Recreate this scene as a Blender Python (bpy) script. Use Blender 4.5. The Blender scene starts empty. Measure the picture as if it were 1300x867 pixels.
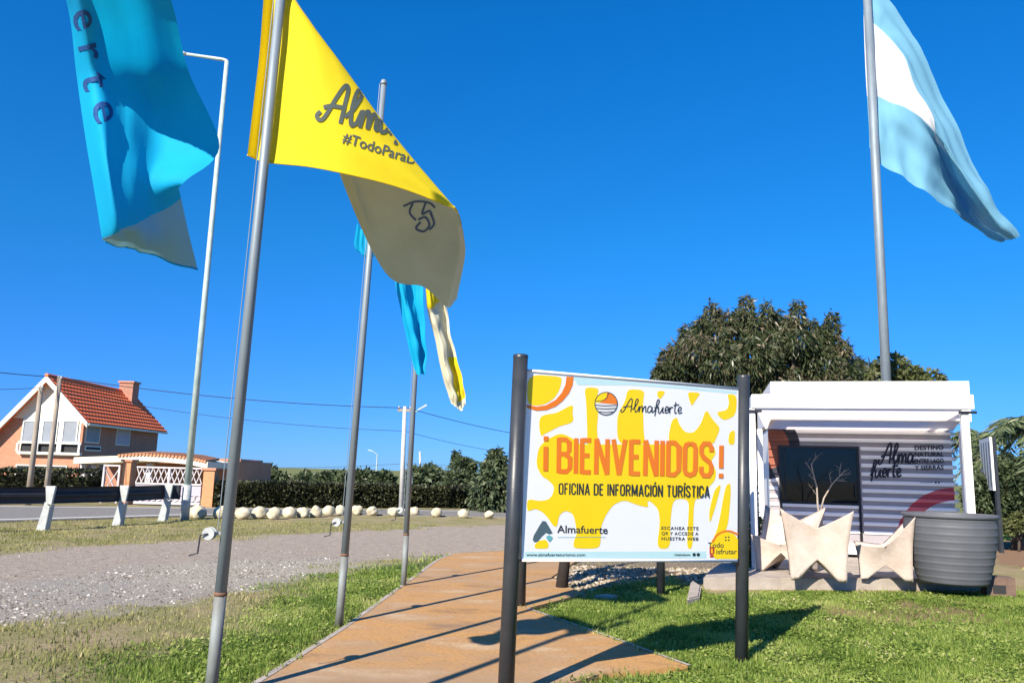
import bpy, bmesh, math, random
import numpy as np
from mathutils import Vector, Matrix
from mathutils.geometry import tessellate_polygon
from mathutils.bvhtree import BVHTree

scene = bpy.context.scene
COL = scene.collection
rad = math.radians
# ------------------------------------------------------------------ camera
EYE = Vector((0, 0, 1.6))
FPX, CX, CY = 1000.0, 650.0, 433.5
TILT, ROLL = rad(9.45), rad(1.5)
cam = bpy.data.cameras.new('camera')
cam.sensor_width = 36.0
cam.lens = FPX / 1300.0 * 36.0
cam.clip_end = 3000
camo = bpy.data.objects.new('camera', cam)
COL.objects.link(camo)
CM = Matrix.Translation(EYE) @ Matrix.Rotation(math.pi / 2 + TILT, 4, 'X') @ Matrix.Rotation(ROLL, 4, 'Z')
camo.matrix_world = CM
scene.camera = camo
# ------------------------------------------------------------------ sky, sun, exposure
SUN_EL, SUN_AZ = rad(35), rad(210)        # azimuth clockwise from +Y
w = bpy.data.worlds.new('World'); scene.world = w; w.use_nodes = True
nt = w.node_tree; nt.nodes.clear()
sky = nt.nodes.new('ShaderNodeTexSky'); sky.sky_type = 'NISHITA'; sky.sun_disc = False
sky.sun_elevation = SUN_EL; sky.sun_rotation = SUN_AZ
sky.air_density = 1.0; sky.dust_density = 0.0; sky.ozone_density = 3.0; sky.altitude = 900
tint = nt.nodes.new('ShaderNodeMix'); tint.data_type = 'RGBA'; tint.blend_type = 'MULTIPLY'
tint.inputs[0].default_value = 1.0; tint.inputs[7].default_value = (0.26, 0.74, 1.42, 1)
bg = nt.nodes.new('ShaderNodeBackground'); bg.inputs[1].default_value = 0.088
wo = nt.nodes.new('ShaderNodeOutputWorld')
tcw = nt.nodes.new('ShaderNodeTexCoord'); sxw = nt.nodes.new('ShaderNodeSeparateXYZ'); rw = nt.nodes.new('ShaderNodeValToRGB')
nt.links.new(tcw.outputs['Generated'], sxw.inputs[0]); nt.links.new(sxw.outputs[2], rw.inputs[0])
rw.color_ramp.elements[0].position = 0.0; rw.color_ramp.elements[0].color = (0.15,0.35,0.85,1)
rw.color_ramp.elements[1].position = 1.0; rw.color_ramp.elements[1].color = (0.06,0.64,1.15,1)
for p_, c_ in ((0.055, (0.14,0.37,0.88,1)), (0.28, (0.075,0.57,0.98,1)), (0.52, (0.032,0.66,1.22,1))):
    rw.color_ramp.elements.new(p_).color = c_
nt.links.new(rw.outputs[0], tint.inputs[7])
nt.links.new(sky.outputs[0], tint.inputs[6]); nt.links.new(tint.outputs[2], bg.inputs[0]); nt.links.new(bg.outputs[0], wo.inputs[0])
TOSUN = Vector((math.sin(SUN_AZ) * math.cos(SUN_EL), math.cos(SUN_AZ) * math.cos(SUN_EL), math.sin(SUN_EL)))
sl = bpy.data.lights.new('sun', 'SUN'); sl.energy = 4.6; sl.angle = rad(0.53); sl.color = (1, 0.91, 0.76)
so = bpy.data.objects.new('sun', sl); COL.objects.link(so)
so.rotation_euler = TOSUN.to_track_quat('Z', 'Y').to_euler(); so.location = (-10, -15, 20)
scene.view_settings.view_transform = 'Standard'; scene.view_settings.look = 'None'
scene.view_settings.exposure = 0.95; scene.view_settings.gamma = 1.0
scene.cycles.max_bounces = 6; scene.cycles.transparent_max_bounces = 12

# ------------------------------------------------------------------ placing helpers
CR = CM.to_3x3()
def ray(px, py): return CR @ Vector(((px - CX) / FPX, -(py - CY) / FPX, -1.0))
def P(px, py, Y):
    d = ray(px, py); return EYE + d * (Y / d.y)
def G(px, py, z=0.0):
    d = ray(px, py); return EYE + d * ((z - EYE.z) / d.z)
def onplane(px, py, p0, n):
    d = ray(px, py); return EYE + d * ((p0 - EYE).dot(n) / d.dot(n))

# ------------------------------------------------------------------ objects
W = {}
def thing(name, label, cat, loc=(0, 0, 0), rotz=0.0, group=None):
    o = bpy.data.objects.new(name, None); COL.objects.link(o)
    o.empty_display_size = 0.2
    o.location = loc; o.rotation_euler = (0, 0, rotz); o['label'] = label; o['category'] = cat
    if group: o['group'] = group
    W[o.name] = Matrix.Translation(Vector(loc)) @ Matrix.Rotation(rotz, 4, 'Z')
    return o
def tag(o, label=None, cat=None, group=None, kind=None):
    if label: o['label'] = label
    if cat: o['category'] = cat
    if group: o['group'] = group
    if kind: o['kind'] = kind
    return o
def link(name, me, mats, parent=None):
    o = bpy.data.objects.new(name, me); COL.objects.link(o)
    if mats is not None:
        for m in (mats if isinstance(mats, (list, tuple)) else [mats]): me.materials.append(m)
    if parent is not None:
        o.parent = parent; W[o.name] = W[parent.name]
    else: W[o.name] = Matrix.Identity(4)
    return o
def copy_tree(o, parent=None):
    c = o.copy(); COL.objects.link(c)
    if parent is not None: c.parent = parent
    for ch in list(o.children): copy_tree(ch, c)
    return c

class MB:
    def __init__(s): s.v = []; s.f = []; s.mi = []; s.cur = 0
    def add(s, vs, fs):
        b = len(s.v); s.v += [Vector(v) for v in vs]
        for f in fs: s.f.append([b + i for i in f]); s.mi.append(s.cur)
        return s
    def box(s, a, b):
        x0, y0, z0 = a; x1, y1, z1 = b
        return s.add([(x0,y0,z0),(x1,y0,z0),(x1,y1,z0),(x0,y1,z0),(x0,y0,z1),(x1,y0,z1),(x1,y1,z1),(x0,y1,z1)],
                     [(0,3,2,1),(4,5,6,7),(0,1,5,4),(1,2,6,5),(2,3,7,6),(3,0,4,7)])
    def obox(s, p, q, wd, ht, up=Vector((0,0,1))):
        """box along p->q with width wd, height ht"""
        p, q = Vector(p), Vector(q); d = (q - p).normalized()
        sx = d.cross(up)
        if sx.length < 1e-4: sx = Vector((1,0,0))
        sx.normalize(); u = sx.cross(d).normalized()
        vs = []
        for e in (p, q):
            for a, b in ((-1,-1),(1,-1),(1,1),(-1,1)): vs.append(e + sx * (a*wd/2) + u * (b*ht/2))
        return s.add(vs, [(0,1,2,3),(7,6,5,4),(0,4,5,1),(1,5,6,2),(2,6,7,3),(3,7,4,0)])
    def tube(s, pts, r, n=10, caps=True):
        pts = [Vector(p) for p in pts]; k = len(pts)
        rs = r if isinstance(r, (list, tuple)) else [r] * k
        b = len(s.v); ref = None
        for i, p in enumerate(pts):
            d = (pts[min(i+1,k-1)] - pts[max(i-1,0)]).normalized()
            if ref is None:
                ref = Vector((1,0,0)) if abs(d.x) < 0.8 else Vector((0,1,0))
            a = (ref - d * ref.dot(d)).normalized(); ref = a; c = d.cross(a)
            for j in range(n):
                t = 2*math.pi*j/n
                s.v.append(p + (a*math.cos(t) + c*math.sin(t)) * rs[i])
        for i in range(k-1):
            for j in range(n):
                s.f.append([b+i*n+j, b+i*n+(j+1)%n, b+(i+1)*n+(j+1)%n, b+(i+1)*n+j]); s.mi.append(s.cur)
        if caps:
            s.f.append([b+j for j in range(n)][::-1]); s.mi.append(s.cur)
            s.f.append([b+(k-1)*n+j for j in range(n)]); s.mi.append(s.cur)
        return s
    def lathe(s, prof, c=(0,0,0), n=32):
        b = len(s.v); c = Vector(c); k = len(prof)
        for r, z in prof:
            for j in range(n):
                t = 2*math.pi*j/n; s.v.append(c + Vector((r*math.cos(t), r*math.sin(t), z)))
        for i in range(k-1):
            for j in range(n):
                s.f.append([b+i*n+j, b+i*n+(j+1)%n, b+(i+1)*n+(j+1)%n, b+(i+1)*n+j]); s.mi.append(s.cur)
        return s
    def prism(s, poly, ext):
        """poly: planar list of 3D points, ext: vector"""
        poly = [Vector(p) for p in poly]; n = len(poly); ext = Vector(ext)
        tris = tessellate_polygon([poly])
        b = len(s.v); s.v += poly + [p + ext for p in poly]
        for t in tris:
            s.f.append([b+i for i in t]); s.mi.append(s.cur)
            s.f.append([b+n+i for i in reversed(t)]); s.mi.append(s.cur)
        for i in range(n):
            j = (i+1) % n; s.f.append([b+i, b+j, b+n+j, b+n+i]); s.mi.append(s.cur)
        return s
    def build(s, name, mat, parent=None, world=False, smooth=False, bevel=0):
        me = bpy.data.meshes.new(name)
        vs = s.v
        if world and parent is not None:
            inv = W[parent.name].inverted(); vs = [inv @ v for v in vs]
        me.from_pydata([tuple(v) for v in vs], [], s.f)
        bm = bmesh.new(); bm.from_mesh(me); bmesh.ops.recalc_face_normals(bm, faces=bm.faces)
        if bevel:
            bmesh.ops.remove_doubles(bm, verts=bm.verts, dist=1e-5)
            ed = [e for e in bm.edges if len(e.link_faces) == 2 and e.calc_face_angle(0) > 0.6]
            bmesh.ops.bevel(bm, geom=ed, offset=bevel, segments=2, affect='EDGES', clamp_overlap=True)
        bm.to_mesh(me); bm.free()
        if len(set(s.mi)) > 1 and not bevel: me.polygons.foreach_set('material_index', s.mi)
        if smooth: me.polygons.foreach_set('use_smooth', [True]*len(me.polygons))
        return link(name, me, mat, parent)

def np_mesh(name, verts, faces, mat, parent=None, attrs=None, smooth=False):
    """faces: (N,k) int array, attrs: name -> per-vertex float"""
    me = bpy.data.meshes.new(name); k = faces.shape[1]; n = len(faces)
    me.vertices.add(len(verts)); me.vertices.foreach_set('co', np.ascontiguousarray(verts, dtype=np.float32).ravel())
    me.loops.add(n*k); me.loops.foreach_set('vertex_index', faces.astype(np.int32).ravel())
    me.polygons.add(n); me.polygons.foreach_set('loop_start', np.arange(0, n*k, k, dtype=np.int32))
    me.polygons.foreach_set('loop_total', np.full(n, k, dtype=np.int32))
    if smooth: me.polygons.foreach_set('use_smooth', np.ones(n, dtype=bool))
    for a, vals in (attrs or {}).items():
        at = me.attributes.new(a, 'FLOAT', 'POINT'); at.data.foreach_set('value', vals.astype(np.float32))
    me.update(calc_edges=True); me.validate()
    return link(name, me, mat, parent)

# ------------------------------------------------------------------ materials
def newmat(name):
    m = bpy.data.materials.new(name); m.use_nodes = True
    n = m.node_tree.nodes; return m, n, m.node_tree.links, n['Principled BSDF']
def ramp(n, l, src, stops):
    r = n.new('ShaderNodeValToRGB'); e = r.color_ramp.elements
    while len(e) < len(stops): e.new(0.5)
    for i, (p, c) in enumerate(stops):
        e[i].position = p; e[i].color = (*c, 1) if len(c) == 3 else c
    l.new(src, r.inputs[0]); return r
def noise(n, l, scale, detail=5, rough=0.6, vec=None, coord='Object', stretch=None):
    t = n.new('ShaderNodeTexNoise'); t.inputs['Scale'].default_value = scale
    t.inputs['Detail'].default_value = detail; t.inputs['Roughness'].default_value = rough
    if vec is None:
        c = n.new('ShaderNodeTexCoord'); vec = c.outputs[coord]
    if stretch:
        mp = n.new('ShaderNodeMapping'); mp.inputs['Scale'].default_value = stretch; l.new(vec, mp.inputs[0]); vec = mp.outputs[0]
    l.new(vec, t.inputs['Vector']); return t
def mat(name, c1, c2=None, scale=8, rough=0.6, metal=0.0, bump=0.0, bscale=None, spec=0.5, transl=0.0, stretch=None, coat=0):
    m, n, l, b = newmat(name)
    c2 = c2 or tuple(x*0.8 for x in c1)
    t = noise(n, l, scale, stretch=stretch)
    r = ramp(n, l, t.outputs[0], [(0.32, c1), (0.68, c2)])
    l.new(r.outputs[0], b.inputs['Base Color'])
    b.inputs['Roughness'].default_value = rough; b.inputs['Metallic'].default_value = metal
    b.inputs['Specular IOR Level'].default_value = spec
    if coat: b.inputs['Coat Weight'].default_value = coat
    if bump:
        t2 = noise(n, l, bscale or scale*4, stretch=stretch); bp = n.new('ShaderNodeBump'); bp.inputs['Strength'].default_value = bump
        bp.inputs['Distance'].default_value = 0.02
        l.new(t2.outputs[0], bp.inputs['Height']); l.new(bp.outputs[0], b.inputs['Normal'])
    if transl:
        tr = n.new('ShaderNodeBsdfTranslucent'); l.new(r.outputs[0], tr.inputs[0])
        mx = n.new('ShaderNodeMixShader'); mx.inputs[0].default_value = transl
        l.new(b.outputs[0], mx.inputs[1]); l.new(tr.outputs[0], mx.inputs[2]); l.new(mx.outputs[0], n['Material Output'].inputs[0])
    return m
def leafmat(name, stops, transl=0.25, rough=0.5, attr='rnd'):
    m, n, l, b = newmat(name)
    a = n.new('ShaderNodeAttribute'); a.attribute_name = attr
    r = ramp(n, l, a.outputs['Fac'], stops)
    l.new(r.outputs[0], b.inputs['Base Color']); b.inputs['Roughness'].default_value = rough
    b.inputs['Specular IOR Level'].default_value = 0.35
    tr = n.new('ShaderNodeBsdfTranslucent'); l.new(r.outputs[0], tr.inputs[0])
    mx = n.new('ShaderNodeMixShader'); mx.inputs[0].default_value = transl
    l.new(b.outputs[0], mx.inputs[1]); l.new(tr.outputs[0], mx.inputs[2]); l.new(mx.outputs[0], n['Material Output'].inputs[0])
    return m

M = {}
M['pole'] = mat('galvanised_steel', (0.24,0.29,0.33), (0.17,0.21,0.25), 5, 0.55, 0.25, 0.05, 40, stretch=(1,1,0.25))
M['pole_old'] = mat('weathered_steel', (0.23,0.26,0.26), (0.14,0.13,0.115), 7, 0.7, 0.1, 0.12, 50, stretch=(1,1,0.4))
M['lamp_pole'] = mat('pale_lamp_paint', (0.50,0.60,0.56), (0.34,0.44,0.42), 3, 0.5, 0.1, 0.05)
M['sign_post'] = mat('charcoal_paint', (0.028,0.033,0.04), (0.045,0.05,0.058), 6, 0.4, 0.1, 0.05, 60)
M['sign_back'] = mat('dull_blue_grey_sheet', (0.09,0.125,0.16), (0.07,0.095,0.125), 4, 0.5, 0.3)
M['banner'] = mat('banner_vinyl', (0.88,0.88,0.89), (0.84,0.85,0.88), 3, 0.45, transl=0.0)
M['yellow_print'] = mat('yellow_print', (0.97,0.69,0.003), (0.95,0.66,0.003), 3, 0.45)
M['orange_print'] = mat('orange_print', (0.85,0.19,0.01), (0.82,0.22,0.015), 3, 0.45)
M['pale_print'] = mat('pale_aqua_print', (0.55,0.78,0.80), (0.50,0.75,0.78), 3, 0.45)
M['dark_print'] = mat('dark_print', (0.02,0.03,0.035), (0.025,0.035,0.045), 3, 0.5)
M['slate_print'] = mat('slate_print', (0.07,0.12,0.15), (0.08,0.13,0.16), 3, 0.5)
M['mural_ink'] = mat('mural_ink', (0.012,0.014,0.035), None, 3, 0.6)
M['teal_print'] = mat('teal_print', (0.16,0.50,0.55), None, 3, 0.5)
M['red_print'] = mat('red_print', (0.62,0.06,0.03), None, 3, 0.5)
M['white_print'] = mat('white_print', (0.82,0.83,0.85), None, 3, 0.5)
M['flag_yellow'] = mat('yellow_flag_cloth', (0.86,0.68,0.02), (0.80,0.62,0.02), 3, 0.75, spec=0.2, transl=0.28, bump=0.06, bscale=90)
M['flag_cyan'] = mat('cyan_flag_cloth', (0.004,0.44,0.74), (0.004,0.39,0.68), 3, 0.75, spec=0.2, transl=0.32, bump=0.06, bscale=90)
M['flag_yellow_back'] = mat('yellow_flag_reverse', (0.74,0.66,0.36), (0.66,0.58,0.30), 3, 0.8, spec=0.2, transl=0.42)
M['flag_pale'] = mat('pale_yellow_flag_edge', (0.72,0.68,0.48), (0.66,0.62,0.44), 3, 0.8, spec=0.2, transl=0.2)
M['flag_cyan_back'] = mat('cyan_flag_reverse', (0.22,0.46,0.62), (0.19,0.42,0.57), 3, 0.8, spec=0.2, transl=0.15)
M['flag_sky'] = mat('light_blue_flag_cloth', (0.25,0.56,0.74), (0.22,0.50,0.68), 3, 0.75, spec=0.2, transl=0.3)
M['flag_white'] = mat('white_flag_cloth', (0.82,0.83,0.85), (0.76,0.78,0.82), 3, 0.75, spec=0.2, transl=0.3)
M['hem'] = mat('flag_hem', (0.70,0.76,0.78), None, 3, 0.8, transl=0.2)
M['navy_print'] = mat('navy_flag_print', (0.001,0.06,0.24), None, 3, 0.8)
M['grey_print'] = mat('grey_flag_print', (0.07,0.09,0.08), None, 3, 0.8)
M['mirror_print'] = mat('blue_show_through_print', (0.07,0.10,0.28), None, 3, 0.8)
M['white_paint'] = mat('white_paint', (0.82,0.81,0.80), (0.76,0.75,0.75), 1.5, 0.5, 0, 0.03, 20)
M['soffit'] = mat('white_canopy_sheet', (0.92,0.82,0.79), (0.90,0.79,0.76), 1.2, 0.6, transl=0.8)
M['black_frame'] = mat('black_aluminium', (0.02,0.02,0.024), None, 5, 0.35, 0.3)
M['concrete'] = mat('pale_concrete', (0.46,0.40,0.34), (0.32,0.27,0.23), 4, 0.85, 0, 0.4, 60)
M['chair'] = mat('cream_moulded_concrete', (0.43,0.345,0.285), (0.56,0.48,0.42), 3.5, 0.75, 0, 0.3, 30)
M['pot'] = mat('dark_grey_pot_plastic', (0.085,0.09,0.105), (0.11,0.115,0.13), 2.5, 0.6, 0, 0.06, 50)
M['soil'] = mat('dark_soil', (0.05,0.035,0.025), None, 14, 0.95, 0, 0.5)
M['bark'] = mat('tree_bark', (0.10,0.075,0.055), (0.05,0.04,0.03), 9, 0.9, 0, 0.6, 30, stretch=(1,1,0.3))
M['dark_bark'] = mat('blackish_bark', (0.03,0.022,0.018), (0.015,0.012,0.01), 9, 0.9, 0, 0.5, 30)
M['pale_bark'] = mat('pale_twig_bark', (0.42,0.36,0.30), (0.30,0.25,0.2), 9, 0.85)
M['boulder'] = mat('painted_boulder', (0.66,0.60,0.45), (0.40,0.35,0.24), 5, 0.85, 0, 0.5, 20)
M['rail'] = mat('dark_rail_steel', (0.016,0.020,0.032), (0.03,0.034,0.045), 5, 0.6, 0.2)
M['rail_post'] = mat('galvanised_post', (0.50,0.53,0.52), (0.36,0.38,0.38), 7, 0.6, 0.2)
M['asphalt'] = mat('grey_asphalt', (0.22,0.205,0.185), (0.17,0.16,0.145), 6, 0.9, 0, 0.3, 120)
M['road_paint'] = mat('road_line_paint', (0.74,0.74,0.70), (0.55,0.55,0.52), 9, 0.8)
M['utility'] = mat('weathered_pole', (0.36,0.31,0.25), (0.22,0.18,0.14), 6, 0.85, stretch=(1,1,0.2))
M['utility_pale'] = mat('concrete_pole', (0.56,0.55,0.52), (0.42,0.41,0.39), 5, 0.85)
M['wire'] = mat('black_cable', (0.02,0.02,0.025), None, 5, 0.6)
M['stone'] = mat('brown_metal_box', (0.18,0.11,0.08), (0.11,0.07,0.055), 8, 0.8, 0, 0.3)
M['rust'] = mat('rusty_collar', (0.22,0.10,0.05), (0.12,0.07,0.05), 20, 0.8)
M['roof_tile'] = mat('red_roof_tile', (0.97,0.22,0.07), (0.86,0.17,0.055), 1.3, 0.75, 0, 0.1, 12)
M['cream_wall'] = mat('cream_render', (0.80,0.75,0.60), (0.74,0.69,0.56), 0.8, 0.7)
M['barge'] = mat('white_bargeboard', (0.80,0.78,0.72), None, 1, 0.6)
M['shutter'] = mat('pale_roller_shutter', (0.27,0.30,0.35), (0.22,0.25,0.29), 1, 0.6)
M['dark_room'] = mat('dark_opening', (0.02,0.02,0.022), None, 3, 0.7)
M['gate_white'] = mat('white_gate_paint', (0.60,0.56,0.57), None, 5, 0.6)
M['gate_panel'] = mat('lilac_grey_panel', (0.50,0.45,0.50), (0.42,0.38,0.43), 4, 0.7)
def brickmat(name, a, b_, mortar, sc):
    m, n, l, b = newmat(name)
    c = n.new('ShaderNodeTexCoord'); sx = n.new('ShaderNodeSeparateXYZ'); l.new(c.outputs['Object'], sx.inputs[0])
    ad = n.new('ShaderNodeMath'); ad.operation = 'ADD'; l.new(sx.outputs[0], ad.inputs[0]); l.new(sx.outputs[1], ad.inputs[1])
    cb = n.new('ShaderNodeCombineXYZ'); l.new(ad.outputs[0], cb.inputs[0]); l.new(sx.outputs[2], cb.inputs[1])
    bt = n.new('ShaderNodeTexBrick'); bt.inputs['Scale'].default_value = sc
    bt.inputs['Color1'].default_value = (*a, 1); bt.inputs['Color2'].default_value = (*b_, 1); bt.inputs['Mortar'].default_value = (*mortar, 1)
    bt.inputs['Mortar Size'].default_value = 0.012
    l.new(cb.outputs[0], bt.inputs[0]); t = noise(n, l, 0.7)
    mx = n.new('ShaderNodeMix'); mx.data_type = 'RGBA'; mx.blend_type = 'MULTIPLY'; mx.inputs[0].default_value = 0.5
    r = ramp(n, l, t.outputs[0], [(0.3, (0.75,0.72,0.7)), (0.7, (1.1,1.08,1.05))])
    l.new(bt.outputs[0], mx.inputs[6]); l.new(r.outputs[0], mx.inputs[7]); l.new(mx.outputs[2], b.inputs['Base Color'])
    b.inputs['Roughness'].default_value = 0.85
    return m
M['brick'] = brickmat('salmon_brick', (0.56,0.25,0.15), (0.50,0.21,0.12), (0.50,0.32,0.24), 2.2)
M['brick_dark'] = brickmat('brown_brick', (0.46,0.22,0.15), (0.40,0.19,0.13), (0.42,0.28,0.21), 2.2)
M['pillar'] = brickmat('orange_pillar_brick', (0.62,0.29,0.13), (0.55,0.24,0.11), (0.5,0.33,0.22), 4)
def glassmat():
    m, n, l, b = newmat('dark_window_glass')
    b.inputs['Base Color'].default_value = (0.012,0.017,0.022,1); b.inputs['Roughness'].default_value = 0.04
    b.inputs['Specular IOR Level'].default_value = 0.6
    tr = n.new('ShaderNodeBsdfTransparent'); tr.inputs[0].default_value = (0.45,0.5,0.52,1)
    mx = n.new('ShaderNodeMixShader'); mx.inputs[0].default_value = 0.45
    l.new(b.outputs[0], mx.inputs[1]); l.new(tr.outputs[0], mx.inputs[2]); l.new(mx.outputs[0], n['Material Output'].inputs[0])
    return m
M['glass'] = glassmat()

# ------------------------------------------------------------------ numpy noise
rng = np.random.default_rng(7)
_tab = rng.random((256, 256))
def vnoise(x, y):
    xi = np.floor(x).astype(int); yi = np.floor(y).astype(int); fx = x - xi; fy = y - yi
    fx = fx*fx*(3-2*fx); fy = fy*fy*(3-2*fy)
    a = _tab[xi % 256, yi % 256]; b = _tab[(xi+1) % 256, yi % 256]; c = _tab[xi % 256, (yi+1) % 256]; d = _tab[(xi+1) % 256, (yi+1) % 256]
    return (a*(1-fx)+b*fx)*(1-fy) + (c*(1-fx)+d*fx)*fy
def fbm(x, y, o=4):
    s = 0; a = 0.5; t = 0
    for i in range(o): s = s + a*vnoise(x*2**i+17*i, y*2**i+5*i); t += a; a *= 0.55
    return s/t
def polydist(x, y, poly):
    """signed distance, positive inside"""
    poly = np.array(poly); n = len(poly); d = np.full(x.shape, 1e9); ins = np.zeros(x.shape, bool)
    for i in range(n):
        ax, ay = poly[i]; bx, by = poly[(i+1) % n]
        ex, ey = bx-ax, by-ay; t = np.clip(((x-ax)*ex+(y-ay)*ey)/(ex*ex+ey*ey+1e-12), 0, 1)
        d = np.minimum(d, np.hypot(x-ax-t*ex, y-ay-t*ey))
        c = ((ay > y) != (by > y)) & (x < (bx-ax)*(y-ay)/((by-ay) if by != ay else 1e-9)+ax); ins ^= c
    return np.where(ins, d, -d)
def gp(lst): return [tuple(G(a, b)[:2]) for a, b in lst]
def sstep(x, a, b): t = np.clip((x-a)/(b-a), 0, 1); return t*t*(3-2*t)

PATH = gp([(300,885),(430,803),(500,752),(553,713),(575,704),(660,700),(720,702),(735,712),(700,735),(740,757),(668,776),(770,812),(873,850),(760,861),(690,885),(600,1000),(150,1000)])
SLAB = gp([(893,748),(1262,750)]); 
GRAVEL = gp([(-300,712),(0,700),(200,690),(420,674),(700,662),(700,697),(580,703),(440,716),(330,745),(250,765),(160,782),(0,798),(-300,850)])
STONES = gp([(-200,755),(60,735),(200,715),(330,712),(440,712),(330,738),(270,752),(180,775),(60,792),(-200,812)])
BRIGHT = gp([(200,716),(300,712),(430,713),(500,717),(350,740),(260,748),(180,738)])
GREEN_L = gp([(560,708),(500,752),(430,803),(300,885),(150,1000),(-100,1000),(120,872),(300,800),(380,745),(470,722),(530,712)])
GREEN_R = gp([(668,776),(873,850),(760,861),(690,885),(600,1000),(2200,1000),(1500,745),(1262,752),(893,752),(860,728),(800,738)])
LAWN_FAR = gp([(1240,665),(1600,665),(1900,800),(1330,730),(1262,690)])
DIRT_R = gp([(1250,690),(1280,686),(1400,700),(1400,730),(1290,722),(1255,712)])
WORN = gp([(1010,768),(1200,757),(1300,770),(1290,800),(1180,800),(1040,790)])
LITTER = gp([(668,712),(720,700),(960,700),(960,735),(890,745),(800,738),(745,757),(700,735),(668,745)])

def masks(x, y):
    nz = fbm(x*0.9, y*0.9); nf = fbm(x*4+9, y*4)
    grav = sstep(polydist(x, y, GRAVEL) + (nz-0.5)*2.2 + (nf-0.5)*0.5, -0.35, 0.45)
    ston = sstep(polydist(x, y, STONES) + (nz-0.5)*1.8 + (nf-0.5)*1.2, -0.5, 0.5)
    brt = sstep(polydist(x, y, BRIGHT) + (nf-0.5)*0.9, -0.6, 0.6)
    grn = np.maximum(sstep(polydist(x, y, GREEN_L) + (nz-0.5)*1.1 + (nf-0.5)*0.3, -0.45, 0.45),
                     sstep(polydist(x, y, GREEN_R) + (nf-0.5)*0.4, -0.15, 0.25))
    grn = np.maximum(grn, sstep(polydist(x, y, LAWN_FAR), -0.5, 0.5))
    dirt = sstep(polydist(x, y, DIRT_R) + (nf-0.5)*0.8, -0.2, 0.3)
    dirt = np.maximum(dirt, sstep(polydist(x, y, WORN) + (nf-0.5)*1.6, -0.1, 0.7)*0.75)
    litt = sstep(polydist(x, y, LITTER) + (nf-0.5)*0.4, -0.1, 0.2)
    far = sstep(y, 34, 50)
    grn = np.maximum(grn, far*0.6)
    return grav, ston*(1-grn), brt, grn*(1-dirt), dirt, litt
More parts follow.
